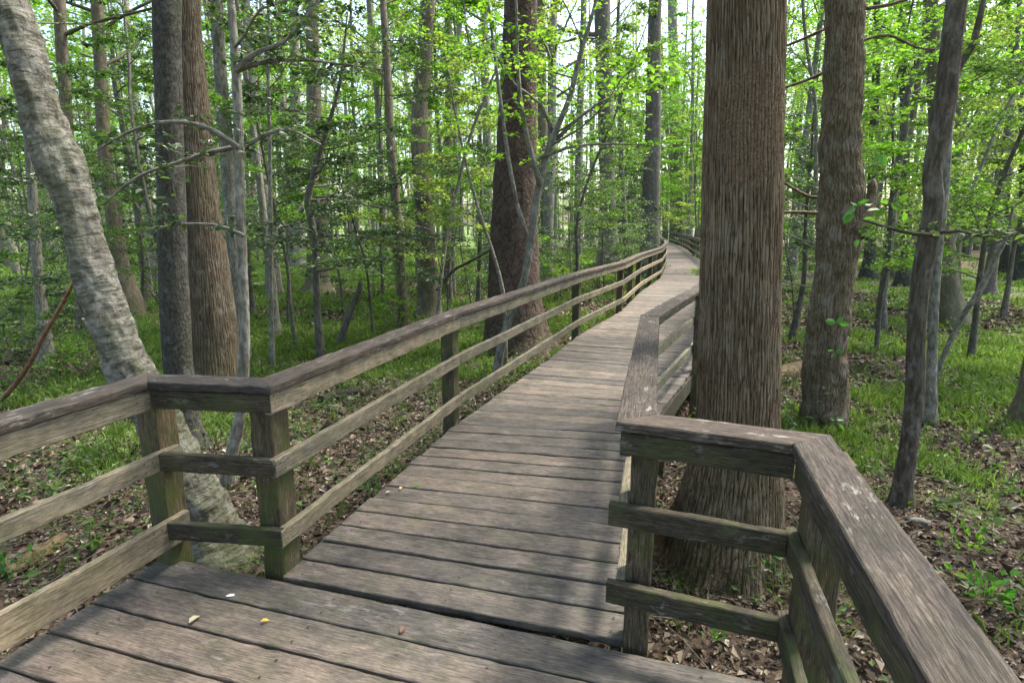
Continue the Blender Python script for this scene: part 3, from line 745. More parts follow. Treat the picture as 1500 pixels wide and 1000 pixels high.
photo_tree('tree', 'brown trunk leaning slightly right behind the burled pale tree', 'tree',
    [(140, -40, 18), (146, 80, 20), (152, 200, 22), (166, 320, 24), (180, 400, 28), (192, 442, 40)], 14, B_brown, 16, .25, 15, [hi(10, 3, 5, 15)], seed=8)
photo_tree('tree', 'slim reddish trunk growing against the brown one at the upper left', 'tree',
    [(133, -40, 8), (140, 60, 9), (150, 180, 10), (163, 300, 11), (176, 432, 14)], 14.6, B_smooth, 10, .3, 13, [hi(8, 2, 5, 13)], seed=9)
photo_tree('tree', 'small grey trunk at the far left edge, behind the foot of the burled tree', 'tree',
    [(22, -60, 10), (34, 100, 13), (46, 260, 16), (54, 380, 18), (63, 470, 20), (70, 545, 30)], 9.0, B_grey, 14, .15, 10, [hi(8, 2, 4, 10)], seed=10)
photo_tree('tree', 'grey trunk rising behind the bend of the burled pale tree', 'tree',
    [(84, -40, 20), (90, 60, 20), (100, 200, 18), (108, 300, 18), (120, 400, 20), (126, 478, 30)], 12, B_brown, 14, .25, 15, [hi(8, 2.6, 5, 15)], seed=11)
photo_tree('sapling', 'thin bent dark sapling between the burled tree and the dark trunk', 'sapling',
    [(165, 100, 7), (178, 180, 8), (195, 270, 9), (206, 360, 10), (215, 437, 14)], 17, B_sap, 8, .3, 8, [hi(8, 1.6, 3, 8)], seed=12)
photo_tree('holly_tree', 'slender dark curving holly trunk carrying sprays of dark leaves, left of centre', 'tree',
    [(505, 60, 4), (500, 110, 5), (482, 180, 6), (464, 240, 9), (451, 300, 11), (460, 340, 10), (463, 400, 10), (465, 460, 11), (470, 525, 14)],
    9.6, B_sap, 12, .08, 4.9, [dict(h0=.9, h1=4.8, n=34, L=lambda f: 2.0 - f * .5, tw=9, leaf=24, rise=.12)], knobbly(.15, 4, 41), leafm=L_holly, size=.07, seed=13)
photo_tree('tree', 'straight brown mossy trunk with a flared foot, midway between the holly and the red pine', 'tree',
    [(628, -40, 21), (627, 0, 22), (620, 100, 22), (614, 180, 24), (620, 300, 26), (626, 400, 30), (628, 450, 36), (628, 470, 50)],
    14, B_brown, 24, .15, 18, [hi(12, 3, 7, 18)], seed=14)
photo_tree('tree', 'thin dark trunk left of the mossy brown one, leaning a little left as it rises', 'tree',
    [(560, -20, 9), (567, 100, 12), (573, 220, 14), (580, 300, 14), (587, 400, 15), (590, 460, 18), (591, 484, 26)], 12.4, B_brown, 14, .15, 12, [hi(8, 2, 5, 12)], seed=15)
photo_tree('pine_tree', 'massive pine trunk with scaly reddish bark, straight behind the left railing', 'tree',
    [(764, -40, 46), (763, 0, 48), (760, 100, 52), (757, 200, 58), (754, 300, 66), (753, 400, 75), (754, 450, 82), (757, 490, 94), (760, 530, 112)],
    10.2, B_pine, 120, .05, 22, [hi(14, 3.5, 10, 22)], knobbly(.05, 2.5, 51, flare=(.35, .2, 5)), seed=16)
photo_tree('tree', 'multi stemmed smooth grey sapling crossing in front of the red pine', 'sapling',
    [(880, -40, 5), (873, 0, 5), (850, 80, 7), (832, 150, 8), (815, 190, 9), (800, 230, 10), (788, 280, 11), (778, 350, 11), (765, 420, 11), (742, 480, 11), (728, 545, 14)],
    8.2, B_grey, 12, .08, 7.5, [dict(h0=2.6, h1=7.2, n=20, L=lambda f: 2.0, tw=8, leaf=18, rise=.4)], knobbly(.1, 4, 61), leafm=L_spring, size=.085, seed=17,
    limbs=[([(792, 272, 10), (778, 225, 8), (764, 160, 7), (757, 60, 5), (756, -10, 4)], 8.1),
           ([(757, 298, 6), (745, 235, 6), (733, 150, 6), (722, 60, 5), (714, -10, 4)], 7.9), ([(772, 345, 7), (757, 298, 6)], 8.0),
           ([(815, 205, 7), (845, 175, 5), (880, 150, 4), (900, 140, 2)], 8.2),
           ([(812, 200, 7), (790, 150, 5), (760, 130, 4), (715, 60, 3)], 8.3),
           ([(790, 232, 6), (830, 217, 4), (900, 211, 3), (960, 213, 2)], 8.1)])
photo_tree('sapling', 'whip thin white stem leaning left beside the red pine', 'sapling',
    [(662, 140, 3), (672, 190, 3.5), (685, 250, 4), (705, 320, 5), (722, 370, 5), (737, 430, 6), (740, 520, 7)], 8.6, B_pale, 7, .15, 4.0, [dict(h0=2.2, h1=3.9, n=7, L=lambda f: .8, tw=4, leaf=8, rise=.4)], seed=18, leafm=L_spring)
photo_tree('tree', 'brown trunk standing close on the right of the red pine', 'tree',
    [(790, -30, 12), (793, 80, 13), (797, 250, 15), (802, 340, 17), (806, 392, 22), (806, 402, 30)], 23, B_brown, 12, .4, 18, [hi(8, 2.8, 6, 18)], seed=19)
photo_tree('tree', 'pale pinkish trunk between the red pine and the bend of the boardwalk', 'tree',
    [(880, -40, 24), (883, 50, 24), (887, 150, 24), (889, 250, 23), (891, 330, 25), (892, 382, 38)], 27, B_smooth, 14, .4, 22, [hi(8, 3.5, 9, 22)], seed=20)
photo_tree('tree', 'tall brown trunk hard against the left railing where the boardwalk bends', 'tree',
    [(962, -40, 18), (960, 0, 19), (958, 100, 21), (956, 200, 24), (953, 300, 27), (952, 350, 29), (951, 400, 34)], 23.3, B_smooth, 20, .3, 22, [hi(10, 3, 9, 22)], seed=21)
photo_tree('tree', 'crooked flaky barked trunk with a broken stub and split foot, second from the right railing', 'tree',
    [(1240, -60, 60), (1238, 0, 60), (1236, 80, 60), (1234, 150, 58), (1230, 210, 60), (1233, 265, 64), (1231, 320, 70), (1225, 380, 62), (1217, 450, 60), (1210, 510, 62), (1206, 580, 65), (1205, 625, 70)],
    6.3, B_flaky, 280, .02, 14, [hi(12, 2.6, 6.5, 14)], knobbly(.20, 7., 71, iso=.22, ridge=.006, rfreq=44), seed=22,
    limbs=[([(1246, 340, 44), (1262, 318, 30), (1275, 295, 18), (1280, 270, 10), (1279, 262, 5)], 6.2),
           ([(1215, 620, 50), (1230, 590, 30), (1236, 565, 16), (1240, 548, 6)], 6.15),
           ([(1210, 42, 5), (1170, 60, 4), (1120, 80, 4), (1090, 95, 3)], 6.6),
           ([(1212, 104, 5), (1180, 118, 4), (1145, 130, 4), (1090, 150, 3)], 6.6),
           ([(1210, 290, 5), (1185, 288, 5), (1165, 278, 4), (1140, 262, 4)], 6.7),
           ([(1210, 313, 6), (1170, 311, 5), (1120, 312, 4)], 6.8),
           ([(1262, 14, 6), (1300, 8, 5), (1340, -4, 4)], 6.4), ([(1255, 62, 4), (1300, 52, 4), (1345, 70, 3), (1400, 72, 2)], 6.5)])
photo_tree('tree', 'smooth dark sinuous trunk on the open grass right of the crooked flaky tree', 'tree',
    [(1412, -60, 32), (1402, 0, 33), (1392, 80, 34), (1384, 150, 36), (1376, 200, 34), (1366, 250, 30), (1368, 300, 33), (1360, 350, 34), (1348, 420, 30), (1342, 500, 29), (1340, 580, 30), (1330, 660, 28), (1322, 715, 33), (1320, 755, 54)],
    4.25, B_darkbrown, 36, .04, 9, [hi(10, 2.2, 4.4, 9)], knobbly(.08, 3, 81, flare=(.12, .15, 4)), seed=23, size=.06,
    limbs=[([(1392, 130, 14), (1408, 90, 12), (1424, 70, 10), (1432, 40, 9), (1440, 5, 7), (1448, -30, 5)], 4.4),
           ([(1375, 345, 7), (1360, 344, 6), (1325, 340, 5), (1290, 330, 4), (1262, 322, 3)], 4.0),
           ([(1370, 342, 6), (1400, 338, 5), (1440, 346, 4), (1490, 340, 2)], 4.1)])
photo_tree('tree', 'narrow trunk half hidden behind the smooth sinuous one', 'tree',
    [(1398, 60, 12), (1390, 180, 13), (1384, 280, 14), (1374, 370, 14), (1368, 460, 15), (1364, 560, 17), (1360, 632, 28)], 6.2, B_grey, 14, .08, 9, [hi(8, 2, 5, 9)], seed=24)
photo_tree('tree', 'broad trunk with a mossy flared foot seen past the sinuous trunk', 'tree',
    [(1362, -40, 22), (1366, 60, 24), (1374, 200, 27), (1380, 300, 30), (1384, 380, 34), (1386, 430, 44), (1388, 474, 70)], 13, B_brown, 30, .12, 18, [hi(10, 3, 6, 18)], knobbly(.07, 2.5, 91, flare=(.4, .2, 5)), seed=25)
photo_tree('tree', 'thin bowed grey stem between the flaky tree and the sinuous trunk', 'tree',
    [(1345, 95, 7), (1334, 120, 10), (1324, 200, 12), (1311, 270, 13), (1306, 330, 13), (1300, 380, 13), (1293, 430, 13), (1291, 484, 20)], 12.2, B_sap, 12, .12, 6.6, [hi(10, 1.8, 3.6, 6.6)], seed=26, leafm=L_spring)
photo_tree('tree', 'dark slim trunk standing alone on the far grass at the right', 'tree',
    [(1494, 0, 9), (1487, 90, 11), (1476, 200, 14), (1466, 300, 15), (1456, 370, 17), (1450, 415, 20), (1449, 434, 30)], 18.5, B_smooth, 12, .25, 13, [hi(10, 2.4, 5, 13)], seed=27, leafm=L_spring)
photo_tree('tree', 'thick mossy trunk cut by the right edge of the view', 'tree',
    [(1550, 200, 36), (1542, 320, 40), (1532, 430, 46), (1526, 520, 52), (1520, 580, 62), (1512, 640, 100)], 6.1, B_brown, 60, .05, 15, [hi(10, 2.8, 7, 15)], knobbly(.08, 2.5, 95, flare=(.3, .2, 5)), seed=28)
photo_tree('tree', 'pale far trunk with a dark foot, left of the holly', 'tree',
    [(430, -20, 13), (432, 120, 15), (434, 220, 17), (436, 300, 19), (437, 350, 22), (438, 380, 28)], 30, B_grey, 12, .4, 22, [hi(8, 3.4, 9, 22)], seed=29)
photo_tree('tree', 'greenish grey trunk with a flared dark foot directly behind the holly', 'tree',
    [(455, -20, 18), (458, 60, 20), (461, 200, 23), (464, 300, 27), (465, 380, 31), (465, 415, 38), (465, 432, 56)], 19, B_brown, 20, .25, 20, [hi(8, 3, 8, 20)], seed=30)
photo_tree('sapling', 'twin slender grey stem leaning left, nearer the crooked lichen trunk', 'sapling',
    [(350, 20, 7), (362, 130, 9), (376, 230, 11), (388, 330, 12), (398, 410, 13), (403, 470, 15), (405, 494, 24)], 11.6, B_grey, 12, .12, 9, [hi(8, 1.8, 4, 9)], seed=31)
photo_tree('sapling', 'very thin upright grey stem in front of the leaning twin stem', 'sapling',
    [(392, 60, 5), (394, 150, 6), (396, 300, 7), (397, 420, 7), (399, 540, 9)], 9.0, B_grey, 8, .15, 6, [hi(8, 1.4, 3, 6)], seed=32, leafm=L_holly)
photo_tree('broken_stem', 'leafless broken stem leaning right over the grass beside the holly', 'stump',
    [(529, 412, 7), (524, 430, 9), (514, 455, 10), (505, 480, 11), (499, 506, 14)], 10.6, B_sap, 10, .06, -9, seed=33)
photo_tree('sapling', 'dark leaning sapling just right of the large furrowed trunk', 'sapling',
    [(1186, 250, 5), (1180, 330, 6), (1176, 420, 8), (1168, 460, 10), (1158, 498, 13)], 11, B_sap, 8, .12, 4.5, [hi(8, 1.3, 1.6, 4.5)], seed=34, leafm=L_mid)
for k, (lab, pts, Y, bk) in enumerate([
    ('dark trunk with swollen foot in the middle distance, right of the crooked flaky tree', [(1322, 60, 12), (1325, 200, 14), (1326, 330, 16), (1326, 390, 22), (1324, 415, 34)], 21, B_dark),
    ('blackish trunk base far off between two thin grey stems at the right', [(1285, 40, 12), (1280, 200, 14), (1276, 330, 16), (1274, 380, 20), (1273, 398, 30)], 24, B_dark),
    ('straight grey trunk far behind the railing bend, right of the walkway', [(984, -20, 14), (987, 100, 16), (990, 250, 18), (992, 362, 24)], 62, B_grey),
    ('thin dark crooked trunk far behind the bend of the boardwalk', [(968, 60, 5), (978, 200, 6), (988, 280, 6), (984, 352, 8)], 66, B_sap),
    ('slim trunk with a reddish foot behind the mossy brown trunk', [(655, -20, 10), (658, 120, 12), (656, 260, 13), (656, 360, 16), (657, 422, 20)], 18.5, B_brown),
    ('pale thin trunk beside the slim reddish footed one', [(668, 60, 4), (667, 200, 5), (664, 330, 6), (664, 424, 8)], 18, B_pale),
    ('slim grey trunk leaning left of the bend of the boardwalk', [(855, -20, 9), (850, 150, 10), (847, 280, 11), (846, 392, 15)], 24, B_grey),
    ('dark vertical stem at the railing just before the boardwalk bends', [(905, 40, 5), (908, 150, 7), (911, 260, 8), (918, 400, 11)], 21, B_sap),
    ('brown trunk far away at the right edge, dark at the foot', [(1478, 120, 9), (1476, 250, 10), (1474, 340, 12), (1472, 392, 20)], 26, B_dark),
    ('dark trunk at the far right edge of the grass with a wide foot', [(1499, 150, 12), (1500, 300, 16), (1498, 370, 24), (1496, 398, 40)], 24, B_dark),
    ('reddish brown trunk at the foot of the far grass behind the broad mossy one', [(1405, 100, 9), (1403, 250, 10), (1401, 350, 12), (1400, 425, 18)], 19, B_brown)]):
    photo_tree('tree', lab, 'tree', pts, Y, bk, 10, .35, 16, [hi(8, 2.6, 6, 16)], seed=40 + k, leafm=L_spring if k % 2 else L_mid)

# --- kinds that are copied through the woods
def variant(kind, k):
    rng = np.random.default_rng(100 + k * 7 + {'tall': 0, 'slim': 1000, 'holly': 2000, 'bush': 3000, 'spray': 4000}[kind])
    mbT = MB()
    if kind == 'tall':
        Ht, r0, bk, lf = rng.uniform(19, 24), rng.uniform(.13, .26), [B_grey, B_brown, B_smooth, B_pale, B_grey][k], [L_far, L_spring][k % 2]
        spec = dict(h0=7.5, h1=Ht - .5, n=26, L=lambda f: 3.6 - 1.6 * f, tw=9, leaf=30, rise=.6); size = .13
    elif kind == 'slim':
        Ht, r0, bk, lf = rng.uniform(8.5, 12), rng.uniform(.035, .075), [B_sap, B_grey, B_smooth, B_sap, B_grey][k], [L_spring, L_far, L_spring, L_mid, L_spring][k]
        spec = dict(h0=1.6, h1=Ht - .2, n=26, L=lambda f: 2.2 - 1.1 * f, tw=9, leaf=36, rise=.4); size = .085
    elif kind == 'holly':
        Ht, r0, bk, lf = rng.uniform(4, 6.5), rng.uniform(.02, .04), B_sap, [L_holly, L_holly, L_mid, L_holly, L_mid][k]
        spec = dict(h0=1.3, h1=Ht - .1, n=24, L=lambda f: 1.9 - .9 * f, tw=8, leaf=28, rise=.15); size = .07
    else:
        Ht, r0, bk, lf = rng.uniform(.9, 1.6), .012, B_sap, [L_mid, L_holly, L_spring][k]
        spec = dict(h0=.12, h1=Ht - .05, n=16, L=lambda f: .8 - .3 * f, tw=6, leaf=14, rise=.5); size = .06
    P = [np.array((0, 0, -.2))]; d = np.array((0, 0, 1.0)); n = 9
    for i in range(n):
        P.append(P[-1] + d * (Ht + .2) / n); d = unit(d + np.append(rng.normal(size=2) * (.035 if kind == 'tall' else .11), 0) * 1.0 + np.array((0, 0, .15)))
    P = np.array(P); rad = np.linspace(1, .22, n + 1) * r0; rad[0] *= 1.5
    tube(mbT, P, rad, 9 if kind == 'tall' else 7, .5 if kind == 'tall' else .25, knobbly(.1, 2, k), cap=False)
    if kind in ('bush',):
        for j in range(4): limb(mbT, rng, (0, 0, 0), rng.uniform(0, 6.28), Ht * .8, .01, 1.6)
    a, b = crown_on(mbT, rng, P, spec['h0'], spec['h1'], spec['n'], spec['L'], spec['leaf'], lambda h: float(np.interp(h, P[:, 2], rad)), spec['rise'], spec['tw'], .3)
    V, Q, rn = leaves(a, b, size, rng, .55)
    tm = MB.build(mbT, 'trunk', bk); cm = link('crown', mesh('crown', V, Q, lf, False, {'rnd': ('POINT', 'FLOAT', rn)}))
    return tm, cm
PROTO = {}
for kind, n in (('tall', 5), ('slim', 5), ('holly', 5), ('bush', 3)): PROTO[kind] = [variant(kind, k) for k in range(n)]
USED = set()
def place(kind, k, x, y, s, name, label, cat, group):
    tm, cm = PROTO[kind][k]
    root = empty(name, (x, y, float(gz(x, y))), label, cat, group)
    root.rotation_euler = (random.uniform(-.05, .05), random.uniform(-.05, .05), random.uniform(0, 6.283)); root.scale = (s, s, s * random.uniform(.9, 1.12))
    for src in (tm, cm):
        c = src if (kind, k, src.name) not in USED else src.copy()
        if c is src: USED.add((kind, k, src.name))
        else: SC.collection.objects.link(c)
        c.parent = root
def scatter(n, y0, y1, spread, minpath, mind, seed, avoid=None, power=1.0):
    rng = np.random.default_rng(seed); out = []
    for _ in range(n * 40):
        if len(out) >= n: break
        y = y0 + (y1 - y0) * rng.random() ** power; x = rng.uniform(-1, 1) * (y * spread + 2)
        if path_dist(x, y) < minpath: continue
        if any((x - a) ** 2 + (y - b) ** 2 < mind ** 2 for a, b in out): continue
        if avoid and avoid(x, y): continue
        out.append((x, y))
    return out
corr = lambda x, y: 0.20 < x / y < .40 and y < 60          # keep the view along the boardwalk open
MARKS = [(20, 'the small grey edge trunk'), (110, 'the burled leaning tree'), (215, 'the dark grey trunk'), (305, 'the stout furrowed left trunk'), (352, 'the lichen speckled trunk'),
         (402, 'the leaning twin stem'), (465, 'the curving holly trunk'), (585, 'the thin dark trunk'), (625, 'the mossy brown trunk'), (690, 'the whip thin white stem'), (755, 'the massive red pine'),
         (806, 'the trunk beside the pine'), (850, 'the slim railing trunk'), (890, 'the pale pinkish trunk'), (953, 'the trunk at the bend'), (1085, 'the large furrowed trunk'),
         (1220, 'the crooked flaky tree'), (1300, 'the bowed grey stem'), (1365, 'the sinuous trunk'), (1390, 'the broad mossy footed trunk'), (1455, 'the lone slim trunk'), (1505, 'the thick edge trunk')]
def where(x, y):
    px = 750 + FPX * x / (y * .98 + .33); m = min(MARKS, key=lambda k: abs(k[0] - px)); dd = px - m[0]
    far = 'just' if y < 17 else 'well' if y < 24 else 'far' if y < 38 else 'very far'
    return f'{far} behind {m[1]}' + ('' if abs(dd) < 14 else ', to its right' if dd > 0 else ', to its left')
LOOK = {'tall': ['tall grey trunk', 'tall mossy brown trunk', 'tall smooth trunk', 'tall whitish trunk', 'tall speckled trunk'], 'slim': ['thin young tree', 'thin grey young tree', 'smooth young tree', 'dense green young tree', 'pale stemmed young tree'],
        'holly': ['dark leaved holly', 'spreading dark holly', 'green leaved holly', 'shady holly', 'glossy green holly'], 'bush': ['low green bush', 'low dark bush', 'low fresh bush']}
CAT = {'tall': ('tree', 'tree', 'tall trees of the woods'), 'slim': ('young_tree', 'young tree', 'young trees among the trunks'), 'holly': ('holly_tree', 'holly', 'hollies under the trees'), 'bush': ('bush', 'bush', 'bushes on the forest floor')}
SEEN = {}
def put(kind, i, x, y, s):
    k = i % len(PROTO[kind]); n_, c_, g_ = CAT[kind]; lab = LOOK[kind][k] + ' ' + where(x, y)
    if lab in SEEN:
        lab = ('farther ' if y > SEEN[lab] else 'nearer ') + lab
        if lab in SEEN: return
    SEEN[lab] = y
    place(kind, k, x, y, s, n_, lab, c_, g_)
for i, (x, y) in enumerate(scatter(76, 18, 62, .95, 2.0, 2.4, 1, corr)): put('tall', i, x, y, random.uniform(.85, 1.1))
for i, (px_, y_, kd_) in enumerate([(1014, 34, 'slim'), (1010, 40, 'slim'), (925, 40, 'slim'), (905, 34, 'slim'), (945, 52, 'Slim'), (1020, 47, 'Slim'), (935, 90, 'Slim'), (985, 110, 'Slim'), (1008, 44, 'tall'), (1016, 52, 'slim'), (1002, 66, 'tall'), (985, 72, 'slim'), (972, 78, 'tall'), (955, 70, 'slim'), (1012, 80, 'tall'), (940, 60, 'tall'), (930, 50, 'slim'), (1020, 60, 'slim'), (1000, 92, 'tall'), (965, 95, 'tall'), (990, 84, 'slim'), (1022, 36, 'slim'), (995, 58, 'Slim'), (978, 88, 'Slim'), (1012, 70, 'Slim'), (945, 76, 'Slim'), (1004, 100, 'Slim')]):
    put(kd_.lower(), i, (px_ - 750) / FPX * (y_ * .98 + .33), y_, 1.0 if kd_[0] != 'S' else 1.8)
for i, (x, y) in enumerate(scatter(70, 13, 50, .98, 1.9, 1.8, 2, corr)):
    if x < .1 * y and i % 5 < 2: continue
    put('slim', i, x, y, random.uniform(.8, 1.15))
def noh(x, y): return (x > 0 and y < 12 and x < 8) or (0.2 < x / y < .42) or (-4.6 < x < -1.6 and y < 14)
for i, (x, y) in enumerate(scatter(20, 14, 36, .95, 1.8, 1.7, 3, noh)): put('holly', i, x, y, random.uniform(.7, 1.05))
for i, (x, y) in enumerate(scatter(45, 14, 48, 1.0, 2.0, 1.6, 4, corr)): put('bush', i, x, y, random.uniform(.8, 1.6))
for i, (x, y) in enumerate([(-5, -2), (5.5, -1.5), (-2.5, -6), (3.5, -7), (-8, 3), (8.5, 2.5), (0.5, -11), (-7, -8), (8, -8), (-11, -3), (12, -3), (-12, 5), (13, 5), (-4, -14), (6, -14), (-3.2, -2.5), (2.6, -3.2), (-5.5, 1.2), (6.5, 1), (-9, -1), (9, -1), (0, -7.5), (-6, 5.5), (9.5, 6.5), (4.8, -4.5)]):  # unseen trees added beside and behind the camera to shade the foreground
    place('tall', i % 5, x, y, random.uniform(.9, 1.05), 'tree', 'tall unseen tree added beside or behind the viewing platform to shade the foreground', 'tree', 'added shade trees around the viewing platform')
def pxp(px, y): return ((px - 750) / FPX * (y * .98 + .33), y)
for i, (px, y, s, kd) in enumerate([(545, 11.5, .9, 'holly'), (655, 13.5, .95, 'holly'), (690, 12, .75, 'holly'), (838, 15.5, .8, 'holly'), (885, 18, .9, 'holly'), (920, 20.5, .7, 'holly'), (30, 10, .85, 'holly'), (150, 11, .8, 'holly'),
        (-40, 7.5, .8, 'holly'), (420, 13, .9, 'holly'), (500, 15, 1.0, 'holly'), (1165, 11, .8, 'holly'), (1245, 12.5, .7, 'holly'), (1430, 9.5, .8, 'slim'), (1560, 8.5, .8, 'slim'), (430, 10.5, .75, 'slim'), (640, 10.8, .8, 'slim'),
        (700, 14, .9, 'slim'), (845, 13.5, .8, 'slim'), (1185, 9, .85, 'slim'), (1290, 10.2, .8, 'slim'), (1340, 16, .9, 'slim'), (1475, 14, .9, 'slim'), (245, 12, .9, 'slim'), (60, 13, .9, 'slim'), (560, 17, .9, 'slim'),
        (120, 8.2, .7, 'bush'), (20, 7.4, .9, 'bush'), (60, 9.2, 1.0, 'bush'), (820, 17, 1.4, 'bush'), (880, 19, 1.5, 'bush'), (700, 16, 1.2, 'bush'), (575, 12, .7, 'bush')]):
    put(kd, i, *pxp(px, y), s)
for k in (('tall', 5), ('slim', 5), ('holly', 5), ('bush', 3)):
    for j in range(k[1]):
        for src in PROTO[k[0]][j]:
            if src.parent is None: bpy.data.objects.remove(src)

# --- the far woods, one mass
def far_woods():
    rng = np.random.default_rng(77); mbT = MB(); LPs = []
    n = 420
    th = rng.uniform(-1.0, 1.05, n); rad = 52 + 60 * rng.random(n)
    for a, r in zip(th, rad):
        x, y = math.sin(a) * r, math.cos(a) * r
        if path_dist(np.array([x]), np.array([y]))[0] < 2: continue
        g = float(gz(x, y)); h = rng.uniform(16, 26); rr0 = rng.uniform(.08, .28)
        b = np.array((rng.normal() * .6, rng.normal() * .6))
        P = np.array([(x, y, g - .2), (x + b[0] * .3, y + b[1] * .3, g + h * .4), (x + b[0], y + b[1], g + h)])
        tube(mbT, P, [rr0 * 1.3, rr0 * .8, rr0 * .2], 6, cap=False)
        m = 520 if .16 < x / y < .40 else 190
        hh = rng.beta(1.6, 1.2, m) * h; w = .8 + 2.6 * (hh / h)
        cl = rng.normal(size=(26, 3)) * np.array((1, 1, .6)); ci_ = rng.integers(0, 26, m)
        p = np.stack([x + rng.normal(size=m) * w * .6, y + rng.normal(size=m) * w * .6, g + hh], -1) + cl[ci_]
        LPs.append(p)
    P = np.concatenate(LPs); P = P[P[:, 2] > -.3]
    D = rng.normal(size=P.shape)
    V, Q, rn = leaves(P, D, .42, rng, .4)
    o = mbT.build('distant_woods', B_grey); tag(o, 'pale crowded trunks of the distant woods closing the view', 'woods', kind='stuff')
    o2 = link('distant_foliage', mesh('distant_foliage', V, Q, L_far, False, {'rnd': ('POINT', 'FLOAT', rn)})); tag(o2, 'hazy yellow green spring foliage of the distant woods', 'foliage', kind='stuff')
far_woods()

# ------------------------------------------------------------------ forest floor cover
def frustum_pts(n, r0, r1, rng, power=1.0, half=.98):
    r = r0 + (r1 - r0) * rng.random(n) ** power; a = rng.uniform(-.80, .80, n) * half
    return np.sin(a) * r, np.cos(a) * r
def litter():
    rng = np.random.default_rng(5); X, Y = frustum_pts(230000, 1.6, 22, rng, .85, 1.12)
    pd = path_dist(X, Y); g = grassmask(X, Y)
    keep = (rng.random(len(X)) > np.clip((g - .44) * 2.6, 0, .8)); X, Y = X[keep], Y[keep]
    r = np.hypot(X, Y); n = len(X)
    P = np.stack([X, Y, gz(X, Y) + rng.uniform(.0, .03, n) + .005], -1)
    D = rng.normal(size=(n, 3)); D[:, 2] *= .25
    size = (.025 + .0032 * r) * np.exp(rng.normal(size=n) * .38)
    V, Q, rn = leaves(P, D, size, rng, .66, 'kite', .6)
    tag(link('leaf_litter', mesh('leaf_litter', V, Q, L_litter, False, {'rnd': ('POINT', 'FLOAT', rn)})), 'brown dead leaves strewn over the forest floor', 'leaf litter', kind='stuff')
litter()
def grass():
    rng = np.random.default_rng(6); Vs, rs = [], []
    X1, Y1 = frustum_pts(30000, 2.2, 14, rng, .8, 1.12); X2, Y2 = frustum_pts(60000, 9, 55, rng, .8, 1.05)
    X = np.concatenate([X1, X2]); Y = np.concatenate([Y1, Y2])
    g = grassmask(X, Y); keep = (rng.random(len(X)) < np.clip((g - .45) * 4, .04, .9)) & (path_dist(X, Y) > .95); X, Y, g = X[keep], Y[keep], g[keep]
    r = np.hypot(X, Y); nb_ = 9
    Xb = np.repeat(X, nb_) + rng.normal(size=len(X) * nb_) * .035 * np.repeat(1 + r * .06, nb_); Yb = np.repeat(Y, nb_) + rng.normal(size=len(X) * nb_) * .035 * np.repeat(1 + r * .06, nb_)
    n = len(Xb); rb = np.repeat(r, nb_); Hh = rng.uniform(.05, .16, n) * np.repeat(rng.uniform(.6, 1.3, len(X)), nb_) * (1 + rb * .012); w = .0019 * (1 + rb * .30)
    a = rng.uniform(0, 6.283, n); lean = rng.uniform(.1, .9, n) * Hh; b = rng.uniform(0, 6.283, n)
    P0 = np.stack([Xb, Yb, gz(Xb, Yb) - .01], -1); S = np.stack([np.cos(a) * w, np.sin(a) * w, 0 * a], -1); Ld = np.stack([np.cos(b) * lean, np.sin(b) * lean, 0 * a], -1)
    M = P0 + Ld * .35 + np.stack([0 * a, 0 * a, Hh * .62], -1); T = P0 + Ld + np.stack([0 * a, 0 * a, Hh * .9], -1)
    V = np.stack([P0 - S, P0 + S, M + S * .8, T, M - S * .8], 1).reshape(-1, 3); Q = np.arange(n * 5).reshape(n, 5)
    rn = np.repeat(np.clip(np.repeat(rng.random(len(X)), nb_) * .6 + rng.random(n) * .4, 0, 1), 5)
    tag(link('grass', mesh('grass', V, Q, L_grass, False, {'rnd': ('POINT', 'FLOAT', rn)})), 'fresh green grass growing in patches between the trees', 'grass', kind='stuff')
grass()
def forbs():
    rng = np.random.default_rng(8); X, Y = frustum_pts(5200, 2.4, 24, rng, .9, 1.12)
    keep = (path_dist(X, Y) > 1.0) & (fbm(np.stack([X, Y], -1) * .8, 33, 2) > np.where(X < 0, .40, .56)); X, Y = X[keep], Y[keep]; k = 12
    r = np.hypot(X, Y); Hh = rng.uniform(.04, .24, len(X))
    P = np.stack([np.repeat(X, k), np.repeat(Y, k), np.repeat(gz(X, Y), k)], -1) + rng.normal(size=(len(X) * k, 3)) * np.array((.07, .07, 0)) + np.stack([np.zeros(len(X) * k)] * 2 + [np.repeat(Hh, k) * rng.random(len(X) * k)], -1)
    D = rng.normal(size=P.shape); D[:, 2] = np.abs(D[:, 2]) * .4
    V, Q, rn = leaves(P, D, .036 + np.repeat(r, k) * .0022, rng, .75)
    tag(link('undergrowth', mesh('undergrowth', V, Q, L_mid, False, {'rnd': ('POINT', 'FLOAT', rn)})), 'low broad leaved seedlings scattered over the forest floor', 'undergrowth', kind='stuff')
forbs()
